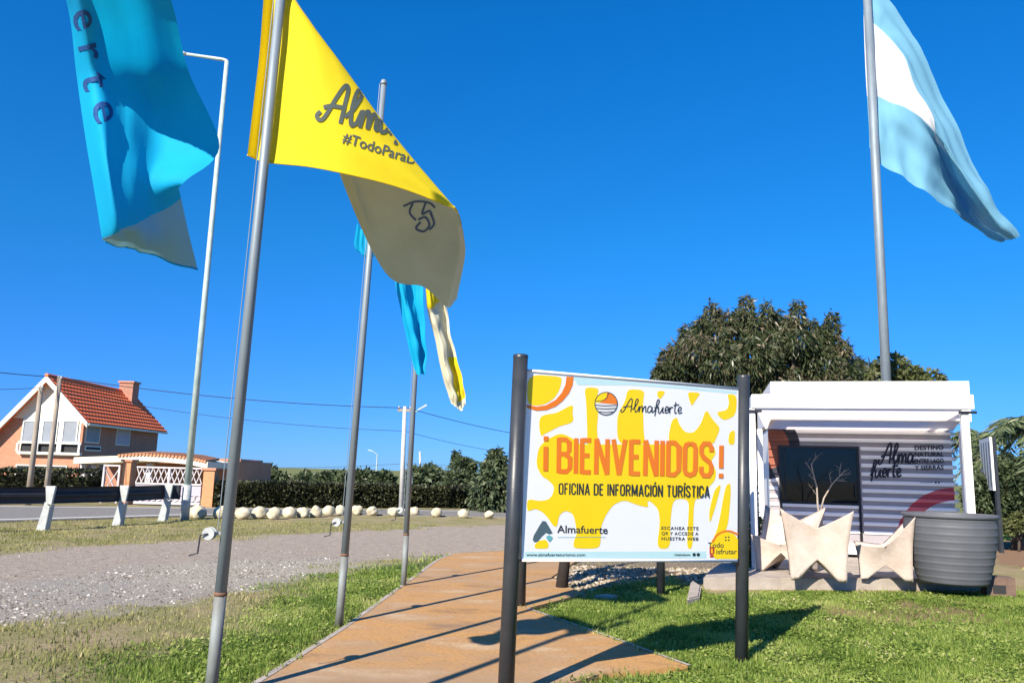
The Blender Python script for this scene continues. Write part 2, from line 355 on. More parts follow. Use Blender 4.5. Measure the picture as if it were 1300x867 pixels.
# ------------------------------------------------------------------ ground
def ground():
    def axis(lo, hi, step, out):
        core = np.arange(lo, hi+1e-6, step); g = [hi]; s = step
        while g[-1] < out: s *= 1.35; g.append(g[-1]+s)
        g2 = [lo]; s = step
        while g2[-1] > -out: s *= 1.35; g2.append(g2[-1]-s)
        return np.concatenate([np.array(g2[:0:-1]), core, np.array(g[1:])])
    xs = axis(-16, 12, 0.14, 900); ys = axis(1, 30, 0.14, 1200)
    X, Y = np.meshgrid(xs, ys); x = X.ravel(); y = Y.ravel()
    g, s, b, gr, d, li = masks(x, y)
    z = (fbm(x*1.3, y*1.3)-0.5)*0.02*(np.hypot(x, y) < 40)
    z = np.where(polydist(x, y, PATH) > -0.4, -0.012, np.minimum(z, 0.006))
    v = np.stack([x, y, z], 1); nx, ny = len(xs), len(ys)
    i = np.arange(nx*ny).reshape(ny, nx)
    f = np.stack([i[:-1,:-1], i[:-1,1:], i[1:,1:], i[1:,:-1]], -1).reshape(-1, 4)
    m, n, l, bs = newmat('ground_cover')
    geo = n.new('ShaderNodeNewGeometry')
    def att(a): q = n.new('ShaderNodeAttribute'); q.attribute_name = a; return q.outputs['Fac']
    def mix(fac, A, B):
        q = n.new('ShaderNodeMix'); q.data_type = 'RGBA'; l.new(fac, q.inputs[0]); l.new(A, q.inputs[6]); l.new(B, q.inputs[7]); return q.outputs[2]
    pos = geo.outputs['Position']
    n1 = noise(n, l, 1.1, 6, 0.65, pos); n2 = noise(n, l, 22, 6, 0.75, pos); n3 = noise(n, l, 60, 4, 0.7, pos); n4 = noise(n, l, 5, 6, 0.7, pos)
    dry = mix(n4.outputs[0], ramp(n, l, n2.outputs[0], [(0.3, (0.13,0.12,0.045)), (0.62, (0.38,0.32,0.15))]).outputs[0],
              ramp(n, l, n2.outputs[0], [(0.3, (0.10,0.12,0.03)), (0.7, (0.29,0.29,0.11))]).outputs[0])
    wn = ramp(n, l, n1.outputs[0], [(0.4, (0,0,0)), (0.62, (1,1,1))])
    drya = mix(wn.outputs[0], dry, ramp(n, l, n3.outputs[0], [(0.3, (0.22,0.17,0.09)), (0.7, (0.46,0.37,0.23))]).outputs[0])
    green = ramp(n, l, n2.outputs[0], [(0.25, (0.035,0.075,0.012)), (0.7, (0.11,0.17,0.03))]).outputs[0]
    gravel = mix(n4.outputs[0], ramp(n, l, n3.outputs[0], [(0.3, (0.17,0.145,0.125)), (0.66, (0.50,0.44,0.38))]).outputs[0],
                 ramp(n, l, n3.outputs[0], [(0.3, (0.24,0.19,0.14)), (0.66, (0.52,0.43,0.33))]).outputs[0])
    gm = n.new('ShaderNodeMix'); gm.data_type = 'RGBA'; gm.blend_type = 'MULTIPLY'; gm.inputs[0].default_value = 1; l.new(gravel, gm.inputs[6])
    n5 = noise(n, l, 9, 6, 0.75, pos, stretch=(.6, 1.2, 1)); l.new(ramp(n, l, n5.outputs[0], [(0.34, (0.62,0.60,0.58)), (0.5, (0.95,0.95,0.97)), (0.66, (1.25,1.2,1.15))]).outputs[0], gm.inputs[7]); gravel = gm.outputs[2]
    stone = ramp(n, l, n3.outputs[0], [(0.36, (0.12,0.105,0.09)), (0.5, (0.32,0.29,0.25)), (0.66, (0.60,0.56,0.50))]).outputs[0]
    bright = ramp(n, l, n3.outputs[0], [(0.38, (0.22,0.19,0.14)), (0.62, (0.54,0.49,0.41))]).outputs[0]
    dirt = ramp(n, l, n2.outputs[0], [(0.3, (0.20,0.12,0.07)), (0.7, (0.33,0.21,0.13))]).outputs[0]
    litter = ramp(n, l, n2.outputs[0], [(0.38, (0.06,0.045,0.03)), (0.52, (0.26,0.21,0.15)), (0.68, (0.48,0.42,0.34))]).outputs[0]
    c = mix(att('grav'), drya, gravel); c = mix(att('ston'), c, stone); c = mix(att('brt'), c, bright)
    c = mix(att('grn'), c, green); c = mix(att('dirt'), c, dirt); c = mix(att('litt'), c, litter)
    l.new(c, bs.inputs['Base Color']); bs.inputs['Roughness'].default_value = 0.95; bs.inputs['Specular IOR Level'].default_value = 0.15
    bp = n.new('ShaderNodeBump'); bp.inputs['Strength'].default_value = 1.0; bp.inputs['Distance'].default_value = 0.03
    l.new(n2.outputs[0], bp.inputs['Height']); l.new(bp.outputs[0], bs.inputs['Normal'])
    o = np_mesh('ground', v, f, m, None, dict(grav=g, ston=s, brt=b, grn=gr, dirt=d, litt=li), smooth=True)
    tag(o, kind='structure')
ground()

def flat(name, poly, z, mt, thick=0.0, parent=None):
    m = MB(); m.prism([(a, b, z-thick) for a, b in poly], (0, 0, thick)) if thick else m.add([(a, b, z) for a, b in poly], [list(range(len(poly)))])
    return m.build(name, mt, parent)

def pathmat():
    m, n, l, b = newmat('orange_worn_concrete')
    g = n.new('ShaderNodeNewGeometry'); pos = g.outputs['Position']
    a = noise(n, l, 1.6, 6, 0.6, pos, stretch=(0.7, 1.3, 1)); c = noise(n, l, 35, 5, 0.7, pos); d = noise(n, l, 0.55, 4, 0.6, pos)
    r = ramp(n, l, a.outputs[0], [(0.3, (0.33,0.19,0.085)), (0.43, (0.50,0.275,0.10)), (0.55, (0.44,0.26,0.12)), (0.70, (0.52,0.37,0.22))])
    r2 = ramp(n, l, c.outputs[0], [(0.3, (0.72,0.70,0.68)), (0.62, (1.08,1.08,1.08))])
    mx = n.new('ShaderNodeMix'); mx.data_type = 'RGBA'; mx.blend_type = 'MULTIPLY'; mx.inputs[0].default_value = 1
    l.new(r.outputs[0], mx.inputs[6]); l.new(r2.outputs[0], mx.inputs[7])
    r3 = ramp(n, l, d.outputs[0], [(0.48, (0,0,0)), (0.60, (1,1,1))])
    # worn grey-brown band where the near end of the path has lost its colour
    sp = n.new('ShaderNodeSeparateXYZ'); l.new(pos, sp.inputs[0])
    mr = n.new('ShaderNodeMapRange'); mr.inputs[1].default_value = 6.9; mr.inputs[2].default_value = 6.2; l.new(sp.outputs[1], mr.inputs[0])
    mul = n.new('ShaderNodeMath'); mul.operation = 'MULTIPLY'; mul.inputs[1].default_value = 0.75; l.new(mr.outputs[0], mul.inputs[0])
    ad = n.new('ShaderNodeMath'); ad.operation = 'MAXIMUM'; l.new(mul.outputs[0], ad.inputs[0])
    q = n.new('ShaderNodeMath'); q.operation = 'MULTIPLY'; q.inputs[1].default_value = 0.45; l.new(r3.outputs[0], q.inputs[0]); l.new(q.outputs[0], ad.inputs[1])
    mx2 = n.new('ShaderNodeMix'); mx2.data_type = 'RGBA'; l.new(ad.outputs[0], mx2.inputs[0]); l.new(mx.outputs[2], mx2.inputs[6])
    wr = ramp(n, l, a.outputs[0], [(0.35, (0.24,0.175,0.12)), (0.65, (0.40,0.28,0.18))]); l.new(wr.outputs[0], mx2.inputs[7])
    l.new(mx2.outputs[2], b.inputs['Base Color']); b.inputs['Roughness'].default_value = 0.8; b.inputs['Specular IOR Level'].default_value = 0.25
    bp = n.new('ShaderNodeBump'); bp.inputs['Strength'].default_value = 0.25; bp.inputs['Distance'].default_value = 0.01
    l.new(c.outputs[0], bp.inputs['Height']); l.new(bp.outputs[0], b.inputs['Normal'])
    return m
tag(flat('path', PATH, 0.035, pathmat(), 0.12), kind='structure')
_pe = [G(*q) for q in ((300,885),(430,803),(500,752),(553,713),(575,704),(660,700),(720,702))]
def _edge(pts, wd, z):
    m_ = MB(); L = []
    for i, p in enumerate(pts):
        d = (pts[min(i+1, len(pts)-1)]-pts[max(i-1, 0)]); d.z = 0; d.normalize(); nn = Vector((d.y, -d.x, 0)); L += [p+Vector((0,0,z)), p+nn*wd+Vector((0,0,z))]
    return m_.add(L, [(2*i, 2*i+1, 2*i+3, 2*i+2) for i in range(len(pts)-1)])
tag(_edge(_pe, .055, .039).build('path_edge', M['concrete']), kind='structure')
tag(_edge([G(*q) for q in ((668,776),(770,812),(873,850))][::-1], .04, .039).build('path_edge', M['concrete']), kind='structure')
# concrete lip along the near corner of the path
LIPW = gp([(873,850),(760,861),(690,885),(660,885),(735,853),(850,840)])

# road on the far left, its edge lines
rn = [G(-400,676), G(0,663), G(230,656), G(420,653), G(620,656.5), G(900,662)]
rf = [G(900,652), G(620,649), G(420,647), G(230,645), G(0,643), G(-400,645)]
rd = [(p.x, p.y) for p in rn + rf]
tag(flat('road', rd, 0.035, M['asphalt'], 0.06), kind='structure')
def strip(pts, off0, off1, z):
    m = MB(); L = []; 
    for i, p in enumerate(pts):
        d = (pts[min(i+1, len(pts)-1)] - pts[max(i-1, 0)]); d.z = 0; d.normalize(); nn = Vector((-d.y, d.x, 0))
        L.append((p + nn*off0 + Vector((0,0,z)), p + nn*off1 + Vector((0,0,z))))
    vs = [v for a in L for v in a]; m.add(vs, [(2*i, 2*i+1, 2*i+3, 2*i+2) for i in range(len(L)-1)])
    return m
tag(strip(rn[:4], 0.35, 0.62, 0.041).build('road_line', M['road_paint']), kind='structure')
tag(strip(list(reversed(rf))[:5], -0.75, -0.5, 0.041).build('road_line', M['road_paint']), kind='structure')

# ------------------------------------------------------------------ grass and gravel pieces
def scatter(n, x0, x1, y0, y1, dens):
    x = rng.uniform(x0, x1, n); y = rng.uniform(y0, y1, n)
    k = rng.random(n) < dens(x, y); return x[k], y[k]
def blades(x, y, h, wd, name, mt, label):
    n = len(x); a = rng.uniform(0, 2*np.pi, n); hh = h*rng.uniform(0.4, 1.2, n)*(0.35+1.3*fbm(x*5+3, y*5+8, 3)**1.3*1.3); lean = rng.uniform(0, 0.9, n)*hh; b = rng.uniform(0, 2*np.pi, n)
    ww = wd*rng.uniform(0.6, 1.3, n)
    z0 = np.where(polydist(x, y, PATH) > 0, 0.033, -0.012)
    v = np.empty((n, 3, 3)); v[:,0] = np.stack([x-np.cos(a)*ww/2, y-np.sin(a)*ww/2, z0], 1); v[:,1] = np.stack([x+np.cos(a)*ww/2, y+np.sin(a)*ww/2, z0], 1)
    v[:,2] = np.stack([x+np.cos(b)*lean, y+np.sin(b)*lean, hh+np.maximum(z0, 0)], 1)
    r = np.clip(fbm(x*1.2, y*1.2)*0.9 - 0.2 + rng.normal(0, 0.17, n) + 0.18, 0, 1)
    o = np_mesh(name, v.reshape(-1, 3), np.arange(3*n).reshape(-1, 3), mt, None, dict(rnd=np.repeat(r, 3)))
    tag(o, label, 'grass', kind='stuff'); return o
def clover(x, y, sz, name, mt, label):
    n = len(x); r = sz*rng.uniform(.5, 1.2, n); cz = rng.uniform(.008, .034, n)+(polydist(x, y, PATH) > 0)*.035; a = rng.uniform(0, 6.283, n); V = np.empty((n, 4, 3)); tx = rng.normal(0, .45, n); ty = rng.normal(0, .45, n)
    for k_ in range(4):
        dx = np.cos(a+k_*1.5708)*r*(1 if k_ % 2 else .75); dy = np.sin(a+k_*1.5708)*r*(1 if k_ % 2 else .75)
        V[:,k_] = np.stack([x+dx, y+dy, cz+dx*tx+dy*ty], 1)
    R_ = np.clip(fbm(x*1.7+30, y*1.7)*0.9-.15+rng.normal(0, .2, n)+.12, 0, 1)
    return tag(np_mesh(name, V.reshape(-1, 3), np.arange(4*n).reshape(-1, 4), mt, None, dict(rnd=np.repeat(R_, 4))), label, 'ground cover', kind='stuff')
M['grass'] = leafmat('lawn_grass', [(0.0, (0.05,0.10,0.012)), (0.25, (0.16,0.25,0.035)), (0.6, (0.36,0.45,0.10)), (0.88, (0.55,0.54,0.21)), (1.0, (0.70,0.58,0.36))], 0.45, 0.6)
M['drygrass'] = leafmat('dry_grass', [(0.0, (0.14,0.18,0.04)), (0.5, (0.34,0.32,0.12)), (1.0, (0.60,0.50,0.28))], 0.3, 0.7)
def okpath(x, y): return (polydist(x, y, PATH) < (fbm(x*7, y*7, 3)-.42)*.22)
sx0, sx1 = G(893,748), G(1262,750)
_sa, _sb = G(900,738), G(945,706)
SLABP = [(sx0.x, sx0.y), (sx1.x, sx1.y), (sx1.x+0.8, sx1.y+6.5), (_sb.x+1.0, sx0.y+7.0), (_sb.x, _sb.y), (_sa.x, _sa.y)]
def dgreen(x, y):
    g, s, b, gr, d, li = masks(x, y); return gr*okpath(x, y)*(polydist(x, y, SLABP) < 0)
x, y = scatter(560000, -5.5, 8.5, 5.0, 13.0, lambda x, y: dgreen(x, y)*np.clip(1.25-(y-5)*0.07, 0.3, 1)*np.clip(fbm(x*3.1, y*3.1)*3.2-.75, .12, 1)*(np.abs(x)/y < 0.75))
blades(x, y, 0.040, 0.012, 'lawn_grass', M['grass'], 'short bright green grass either side of the orange path')
x, y = scatter(230000, -5.5, 8.5, 5.0, 13.0, lambda x, y: dgreen(x, y)*sstep(fbm(x*1.4+5, y*1.4), .36, .6)*(np.abs(x)/y < 0.75))
clover(x, y, 0.017, 'clover', M['grass'], 'small round clover leaves mixed through the lawn')
x, y = scatter(60000, -3, 20, 12.0, 32.0, lambda x, y: dgreen(x, y))
blades(x, y, 0.07, 0.03, 'far_lawn_grass', M['grass'], 'green grass of the lawn beyond the kiosk')
def ddry(x, y):
    g, s, b, gr, d, li = masks(x, y); return (1-g)*(1-s)*(1-gr)*okpath(x, y)*np.clip(fbm(x*2, y*2)*2.2-0.55, 0.05, 1)*(polydist(x, y, SLABP) < 0)*(1-li*0.85)
x, y = scatter(230000, -15, 3, 5, 24, lambda x, y: ddry(x, y)*(np.abs(x)/y < 0.8)*(polydist(x, y, rd) < -0.1))
blades(x, y, 0.045, 0.018, 'dry_grass', M['drygrass'], 'thin dry olive grass around the gravel lane')

def stones(n, x0, x1, y0, y1, dens, smin, smax, name, mt, label, zoff=0.0):
    x, y = scatter(n, x0, x1, y0, y1, dens); n = len(x)
    base = np.array([[1,0,0],[0.4,0.9,0],[-0.6,0.7,0],[-1,-0.1,0],[-0.3,-0.9,0],[0.7,-0.7,0],[0.1,0.05,0.75]])
    f = np.array([[0,1,6],[1,2,6],[2,3,6],[3,4,6],[4,5,6],[5,0,6]])
    s = smin + (smax-smin)*rng.random(n)**3; a = rng.uniform(0, 6.28, n)
    jit = base[None] * rng.uniform(0.65, 1.3, (n, 7, 1)); ca, sa = np.cos(a)[:,None], np.sin(a)[:,None]
    vx = (jit[:,:,0]*ca - jit[:,:,1]*sa)*s[:,None] + x[:,None]; vy = (jit[:,:,0]*sa + jit[:,:,1]*ca)*s[:,None] + y[:,None]
    vz = jit[:,:,2]*s[:,None] - 0.004 + zoff
    v = np.stack([vx, vy, vz], -1).reshape(-1, 3); F = (f[None] + 7*np.arange(n)[:,None,None]).reshape(-1, 3)
    o = np_mesh(name, v, F, mt, None, dict(rnd=np.repeat(rng.random(n), 7)))
    return tag(o, label, 'gravel', kind='stuff')
M['gravelstones'] = leafmat('gravel_stones', [(0, (0.10,0.08,0.065)), (0.6, (0.24,0.205,0.17)), (0.85, (0.42,0.38,0.33)), (1, (0.66,0.63,0.58))], 0.0, 0.85)
M['litterbits'] = leafmat('leaf_litter', [(0, (0.09,0.06,0.035)), (0.5, (0.33,0.26,0.18)), (1, (0.62,0.54,0.42))], 0.0, 0.9)
stones(90000, -12, 0, 7.2, 18, lambda x, y: np.maximum(masks(x, y)[1]*.8, masks(x, y)[0]*0.03)*okpath(x, y)*(np.abs(x)/y < 0.8), 0.007, 0.028, 'gravel', M['gravelstones'], 'loose grey and white gravel of the parking lane')
stones(14000, -0.5, 4, 9.5, 14.5, lambda x, y: masks(x, y)[5], 0.012, 0.05, 'leaf_litter', M['litterbits'], 'pale leaf litter and stones behind the welcome banner')

# ------------------------------------------------------------------ 2D print helpers (flat print laid on real surfaces)
def cr(pts, k=6, closed=False):
    pts = [Vector(p) for p in pts]; n = len(pts); out = []
    rngi = range(n) if closed else range(n-1)
    for i in rngi:
        p0 = pts[(i-1) % n] if closed or i > 0 else pts[0]*2-pts[1]
        p1 = pts[i]; p2 = pts[(i+1) % n]; p3 = pts[(i+2) % n] if closed or i+2 < n else pts[-1]*2-pts[-2]
        for j in range(k):
            t = j/k; out.append(0.5*((2*p1)+(p2-p0)*t+(2*p0-5*p1+4*p2-p3)*t*t+(3*p1-p0-3*p2+p3)*t**3))
    if not closed: out.append(pts[-1])
    return out
class Print:
    """collects flat 2D shapes (each a few tenths of a millimetre above the last) and lays them on a surface"""
    def __init__(s, proj, lift=0.002, step=0.0003): s.v = []; s.f = []; s.proj = proj; s.lift = lift; s.step = step
    sub = 0
    def _add(s, pts, faces):
        if s.sub:       # cut the flat shape finely enough to follow folded cloth
            pts = [Vector((p[0], p[1])) for p in pts]; work = [t for f in faces for t in ([f] if len(f) == 3 else [(f[0], f[i], f[i+1]) for i in range(1, len(f)-1)])]; out = []; cache = {}
            while work:
                f = work.pop(); L = [(pts[f[i]]-pts[f[(i+1) % 3]]).length for i in range(3)]; i = L.index(max(L))
                if L[i] <= s.sub: out.append(f); continue
                a, b, c = f[i], f[(i+1) % 3], f[(i+2) % 3]; k = (min(a, b), max(a, b))
                if k not in cache: cache[k] = len(pts); pts.append((pts[a]+pts[b])/2)
                work += [(a, cache[k], c), (cache[k], b, c)]
            faces = out
        b = len(s.v); ok = []
        for p in pts:
            q = s.proj(p[0], p[1], s.lift); s.v.append(q if q is not None else Vector((0,0,0))); ok.append(q is not None)
        for f in faces:
            if all(ok[i] for i in f): s.f.append([b+i for i in f])
    def poly(s, pts, smooth=False, closed=True):
        pts = [Vector(p) for p in pts]
        if smooth is True: pts = cr(pts, 5, True)
        elif smooth:
            for _ in range(3): pts = [q for i in range(len(pts)) for q in (pts[i]*.8+pts[(i+1) % len(pts)]*.2, pts[i]*.2+pts[(i+1) % len(pts)]*.8)]
        s._add(pts, tessellate_polygon([[Vector((p[0], p[1], 0)) for p in pts]])); s.lift += s.step
    def stroke(s, pts, wd, smooth=True, k=5):
        pts = cr(pts, k) if smooth else [Vector(p) for p in pts]
        n = len(pts); vs = []
        for i, p in enumerate(pts):
            d = pts[min(i+1, n-1)]-pts[max(i-1, 0)]
            d = d.normalized() if d.length > 1e-9 else Vector((1, 0))
            nn = Vector((-d.y, d.x))
            if not smooth and 0 < i < n-1:
                a = (pts[i]-pts[i-1]).normalized(); nn = Vector((-d.y, d.x)); c = max(0.5, abs(nn.dot(Vector((-a.y, a.x))))); nn = nn/c
            vs += [p+nn*wd/2, p-nn*wd/2]
        s._add(vs, [(2*i, 2*i+1, 2*i+3, 2*i+2) for i in range(n-1)]); s.lift += s.step
    def ring(s, c, r0, r1, a0, a1, n=24, sy=1):
        vs = []
        for i in range(n+1):
            t = rad(a0+(a1-a0)*i/n)
            for r in (r0, r1): vs.append(Vector((c[0]+r*math.cos(t), c[1]+r*sy*math.sin(t))))
        s._add(vs, [(2*i, 2*i+1, 2*i+3, 2*i+2) for i in range(n)]); s.lift += s.step
    def text(s, st, o, xa, ya, bold=0.0, spacing=1.0, fit=None, right=False):
        """o: anchor; xa, ya: 2D vectors per em; fit: total length along xa in units"""
        V, F, wdt = text2d(st, bold, spacing)
        k = fit/wdt if fit else 1
        o, xa, ya = Vector(o), Vector(xa), Vector(ya)
        s._add([o+xa*(p[0]*k)+ya*p[1] for p in V], F); s.lift += s.step
    def glyphs(s, st, o, xa, ya, wd, gap=0.17, fit=None):
        adv = []; xx = 0
        for ch in st:
            if ch == ' ': xx += 0.28; adv.append(None); continue
            wch, strokes = GL[ch]; adv.append((xx, strokes)); xx += wch+gap
        k = (fit/(xx-gap)) if fit else 1
        o, xa, ya = Vector(o), Vector(xa), Vector(ya)
        for a in adv:
            if a is None: continue
            for q in a[1]:
                s.stroke([o+xa*((a[0]+p[0])*k)+ya*p[1] for p in q], wd, smooth=False)
    def script(s, strokes, o, xa, ya, wd):
        o, xa, ya = Vector(o), Vector(xa), Vector(ya)
        for q in strokes: s.stroke([o+xa*p[0]+ya*p[1] for p in q], wd)
    def build(s, name, mt, parent):
        m = MB(); m.v = list(s.v); m.f = [list(f) for f in s.f]; m.mi = [0]*len(m.f)
        me = bpy.data.meshes.new(name); inv = W[parent.name].inverted()
        me.from_pydata([tuple(inv @ v) for v in m.v], [], m.f); bm = bmesh.new(); bm.from_mesh(me)
        loose = [v for v in bm.verts if not v.link_faces]; bmesh.ops.delete(bm, geom=loose, context='VERTS')
        bm.to_mesh(me); bm.free()
        return link(name, me, mt, parent)
_tc = {}
def text2d(st, bold, spacing):
    key = (st, bold, spacing)
    if key in _tc: return _tc[key]
    c = bpy.data.curves.new('t', 'FONT'); c.body = st; c.offset = bold; c.space_character = spacing; c.resolution_u = 3
    o = bpy.data.objects.new('t', c); COL.objects.link(o)
    dg = bpy.context.evaluated_depsgraph_get(); me = bpy.data.meshes.new_from_object(o.evaluated_get(dg))
    V = [(v.co.x, v.co.y) for v in me.vertices]; F = [list(p.vertices) for p in me.polygons]
    bpy.data.objects.remove(o); bpy.data.curves.remove(c); bpy.data.meshes.remove(me)
    x0 = min(v[0] for v in V); V = [(a-x0, b) for a, b in V]
    _tc[key] = (V, F, max(v[0] for v in V)); return _tc[key]
GL = {
 'B': (0.36, [[(0,0),(0,1)],[(0,0.95),(0.22,0.95),(0.33,0.86),(0.33,0.63),(0.24,0.54),(0,0.54)],[(0.2,0.54),(0.36,0.43),(0.36,0.14),(0.25,0.05),(0,0.05)]]),
 'I': (0.0, [[(0,0),(0,1)]]),
 'E': (0.27, [[(0,0),(0,1)],[(0,0.95),(0.29,0.95)],[(0,0.52),(0.24,0.52)],[(0,0.05),(0.29,0.05)]]),
 'N': (0.35, [[(0,0),(0,1)],[(0,1),(0.35,0)],[(0.35,0),(0.35,1)]]),
 'V': (0.38, [[(0,1),(0.19,0)],[(0.38,1),(0.19,0)]]),
 'D': (0.34, [[(0,0),(0,1)],[(0,0.95),(0.2,0.95),(0.34,0.83),(0.34,0.17),(0.2,0.05),(0,0.05)]]),
 'O': (0.34, [[(0.17,0.95),(0.04,0.9),(0,0.8),(0,0.2),(0.04,0.1),(0.17,0.05),(0.30,0.1),(0.34,0.2),(0.34,0.8),(0.30,0.9),(0.17,0.95)]]),
 'S': (0.32, [[(0.32,0.72),(0.32,0.84),(0.24,0.95),(0.08,0.95),(0,0.84),(0,0.68),(0.06,0.57),(0.27,0.42),(0.32,0.32),(0.32,0.16),(0.24,0.05),(0.08,0.05),(0,0.16),(0,0.3)]]),
 'F': (0.26, [[(0,0),(0,1)],[(0,0.95),(0.28,0.95)],[(0,0.52),(0.23,0.52)]]),
 'C': (0.32, [[(0.32,0.68),(0.32,0.82),(0.24,0.95),(0.08,0.95),(0,0.82),(0,0.18),(0.08,0.05),(0.24,0.05),(0.32,0.18),(0.32,0.33)]]),
 'A': (0.38, [[(0,0),(0.19,1)],[(0.38,0),(0.19,1)],[(0.07,0.28),(0.31,0.28)]]),
 'R': (0.35, [[(0,0),(0,1)],[(0,0.95),(0.22,0.95),(0.33,0.85),(0.33,0.6),(0.22,0.5),(0,0.5)],[(0.18,0.5),(0.35,0)]]),
 'M': (0.46, [[(0,0),(0,1)],[(0,1),(0.23,0.1)],[(0.23,0.1),(0.46,1)],[(0.46,1),(0.46,0)]]),
 'T': (0.34, [[(0.17,0),(0.17,1)],[(0,0.95),(0.34,0.95)]]),
 'U': (0.33, [[(0,1),(0,0.2),(0.07,0.05),(0.26,0.05),(0.33,0.2),(0.33,1)]]),
 '!': (0.0, [[(0,1),(0,0.3)],[(0,0.14),(0,0.0)]]),
 '\u00a1': (0.0, [[(0,0.7),(0,0.0)],[(0,1.0),(0,0.86)]]),
}
GL['\u00cd'] = (0.0, GL['I'][1] + [[(-0.03,1.1),(0.1,1.24)]])
GL['\u00d3'] = (0.34, GL['O'][1] + [[(0.14,1.1),(0.27,1.24)]])
SCRIPT = [
 [(0.02,0.22),(-0.06,0.10),(0.02,0.0),(0.16,0.10),(0.38,0.65),(0.56,1.0),(0.66,0.92),(0.64,0.45),(0.62,0.02)],
 [(0.08,0.34),(0.30,0.42),(0.70,0.44)],
 [(0.70,0.2),(0.90,0.45),(1.06,0.85),(1.0,1.0),(0.90,0.85),(0.86,0.4),(0.92,0.04),(1.06,0.12)],
 [(1.06,0.12),(1.16,0.46),(1.16,0.02)],[(1.16,0.02),(1.22,0.36),(1.34,0.46),(1.38,0.02)],[(1.38,0.02),(1.46,0.38),(1.58,0.46),(1.60,0.08),(1.68,0.08)],
 [(1.98,0.42),(1.84,0.50),(1.72,0.30),(1.76,0.04),(1.92,0.10),(2.02,0.44)],[(2.02,0.44),(2.02,0.06),(2.14,0.10)],
 [(2.14,0.10),(2.34,0.50),(2.46,0.90),(2.36,0.98),(2.28,0.7),(2.26,0.1),(2.22,-0.22)],[(2.14,0.42),(2.30,0.40),(2.46,0.44)],
 [(2.44,0.44),(2.44,0.08),(2.56,0.02),(2.72,0.42)],[(2.74,0.46),(2.72,0.08),(2.84,0.06)],
 [(2.84,0.20),(3.02,0.26),(3.08,0.42),(2.98,0.50),(2.88,0.32),(2.92,0.04),(3.08,0.08)],
 [(3.10,0.08),(3.18,0.46),(3.20,0.0)],[(3.19,0.28),(3.28,0.46),(3.40,0.44)],
 [(3.56,0.86),(3.52,0.4),(3.54,0.04),(3.66,0.08)],[(3.42,0.60),(3.78,0.68)],
 [(3.70,0.20),(3.88,0.26),(3.94,0.42),(3.84,0.50),(3.74,0.32),(3.80,0.04),(4.02,0.12)]]

# ------------------------------------------------------------------ flagpoles
def winch(p, side, parent):
    m = MB(); c = p + Vector((-0.10, -0.03, 0))
    def cyl(cen, r, h, ax, n=20):
        m.tube([cen-ax*h/2, cen+ax*h/2], r, n)
    cyl(c, 0.043, 0.012, Vector((0,1,0))); cyl(c+Vector((0,-0.05,0)), 0.043, 0.012, Vector((0,1,0))); cyl(c+Vector((0,-0.02,0)), 0.026, 0.05, Vector((0,1,0)))
    m.obox(c+Vector((0,0.006,0)), p+Vector((-0.03,0,0)), 0.03, 0.02)
    w_ = m.build('winch_drum', M['rail_post'], parent, True)
    h = MB(); h.tube([c+Vector((0,-0.06,0)), c+Vector((-0.045,-0.075,-0.01)), c+Vector((-0.05,-0.08,-0.13)), c+Vector((-0.105,-0.09,-0.145))], 0.006, 8)
    h.build('crank_handle', M['rail'], w_, True)
def flagpole(bottom, top, r0, r1, label, extra=0.0, winch_z=None, joint=True, group='steel flagpoles'):
    t = thing('flagpole', label, 'flagpole', bottom, 0, group)
    d = (top-bottom).normalized(); top = top + d*extra; L = (top-bottom).length
    jz = 0.72
    if joint:
        MB().tube([bottom-d*0.05, bottom+d*jz], [r0*1.02, r0*1.02], 20).build('base_sleeve', M['pole_old'], t, True, True)
        MB().tube([bottom+d*(jz-0.012), bottom+d*(jz+0.012)], [r0*1.10, r0*1.08], 20).build('collar', M['rust'], t, True, True)
        MB().tube([bottom+d*(jz-0.01), bottom+d*3.4, top], [r0, r0*0.92, r1], 20).build('pole_shaft', M['pole'], t, True, True)
    else:
        MB().tube([bottom, top], [r0, r1], 20).build('pole_shaft', M['pole'], t, True, True)
    MB().lathe([(0.001, 0.07), (r1*0.9, 0.055), (r1*1.25, 0.02), (r1*1.25, 0.0), (0.001, -0.002)], top, 16).build('finial', M['pole'], t, True, True)
    # halyard
    off = Vector((-r0*1.5, -r0*0.4, 0)); m = MB(); n = 14; a = bottom+d*(winch_z or 1.1); pts = []
    for i in range(n+1):
        q = a + (top-a)*(i/n); pts.append(q + Vector((-r0*(1.35-0.35*i/n), -r0*0.6, 0)))
    m.tube(pts, 0.0035, 5); m.build('halyard', M['pole'], t, True)
    if winch_z: winch(bottom+d*winch_z, -1, t)
    return t
b1 = G(266,893); t1 = P(356,0,b1.y)
flagpole(b1, t1, 0.041, 0.036, 'nearest steel flagpole, with weathered sleeve at its foot, carrying the large yellow flag', 1.35, 1.13)
b2 = G(430,796); t2 = P(487,108,b2.y)
flagpole(b2, t2, 0.040, 0.031, 'steel flagpole standing second along the path edge, its tip showing above the yellow flag', 0, 1.05)
b3 = G(512,746); t3 = P(540,240,b3.y)
flagpole(b3, t3, 0.039, 0.030, 'farthest and shortest looking steel flagpole at the grass edge beside the orange path', 0, 1.05)
b0 = Vector((b1.x-0.42, b1.y-2.7, 0)); t0 = b0 + Vector((0.06, 0, 6.2))
flagpole(b0, t0, 0.046, 0.040, 'steel flagpole outside the left edge of view holding the cyan flag', 0, 1.1)
bA = G(1131,640); bA = P(1131,560,18.5); bA.z = 0
tA = P(1101,0,18.5); dA = (tA-P(1125,480,18.5)).normalized(); bA = P(1125,480,18.5) - dA*((P(1125,480,18.5).z)/dA.z)
flagpole(bA, tA, 0.115, 0.095, 'tall steel flagpole rising behind the white kiosk roof with the national flag', 1.6, None, False)

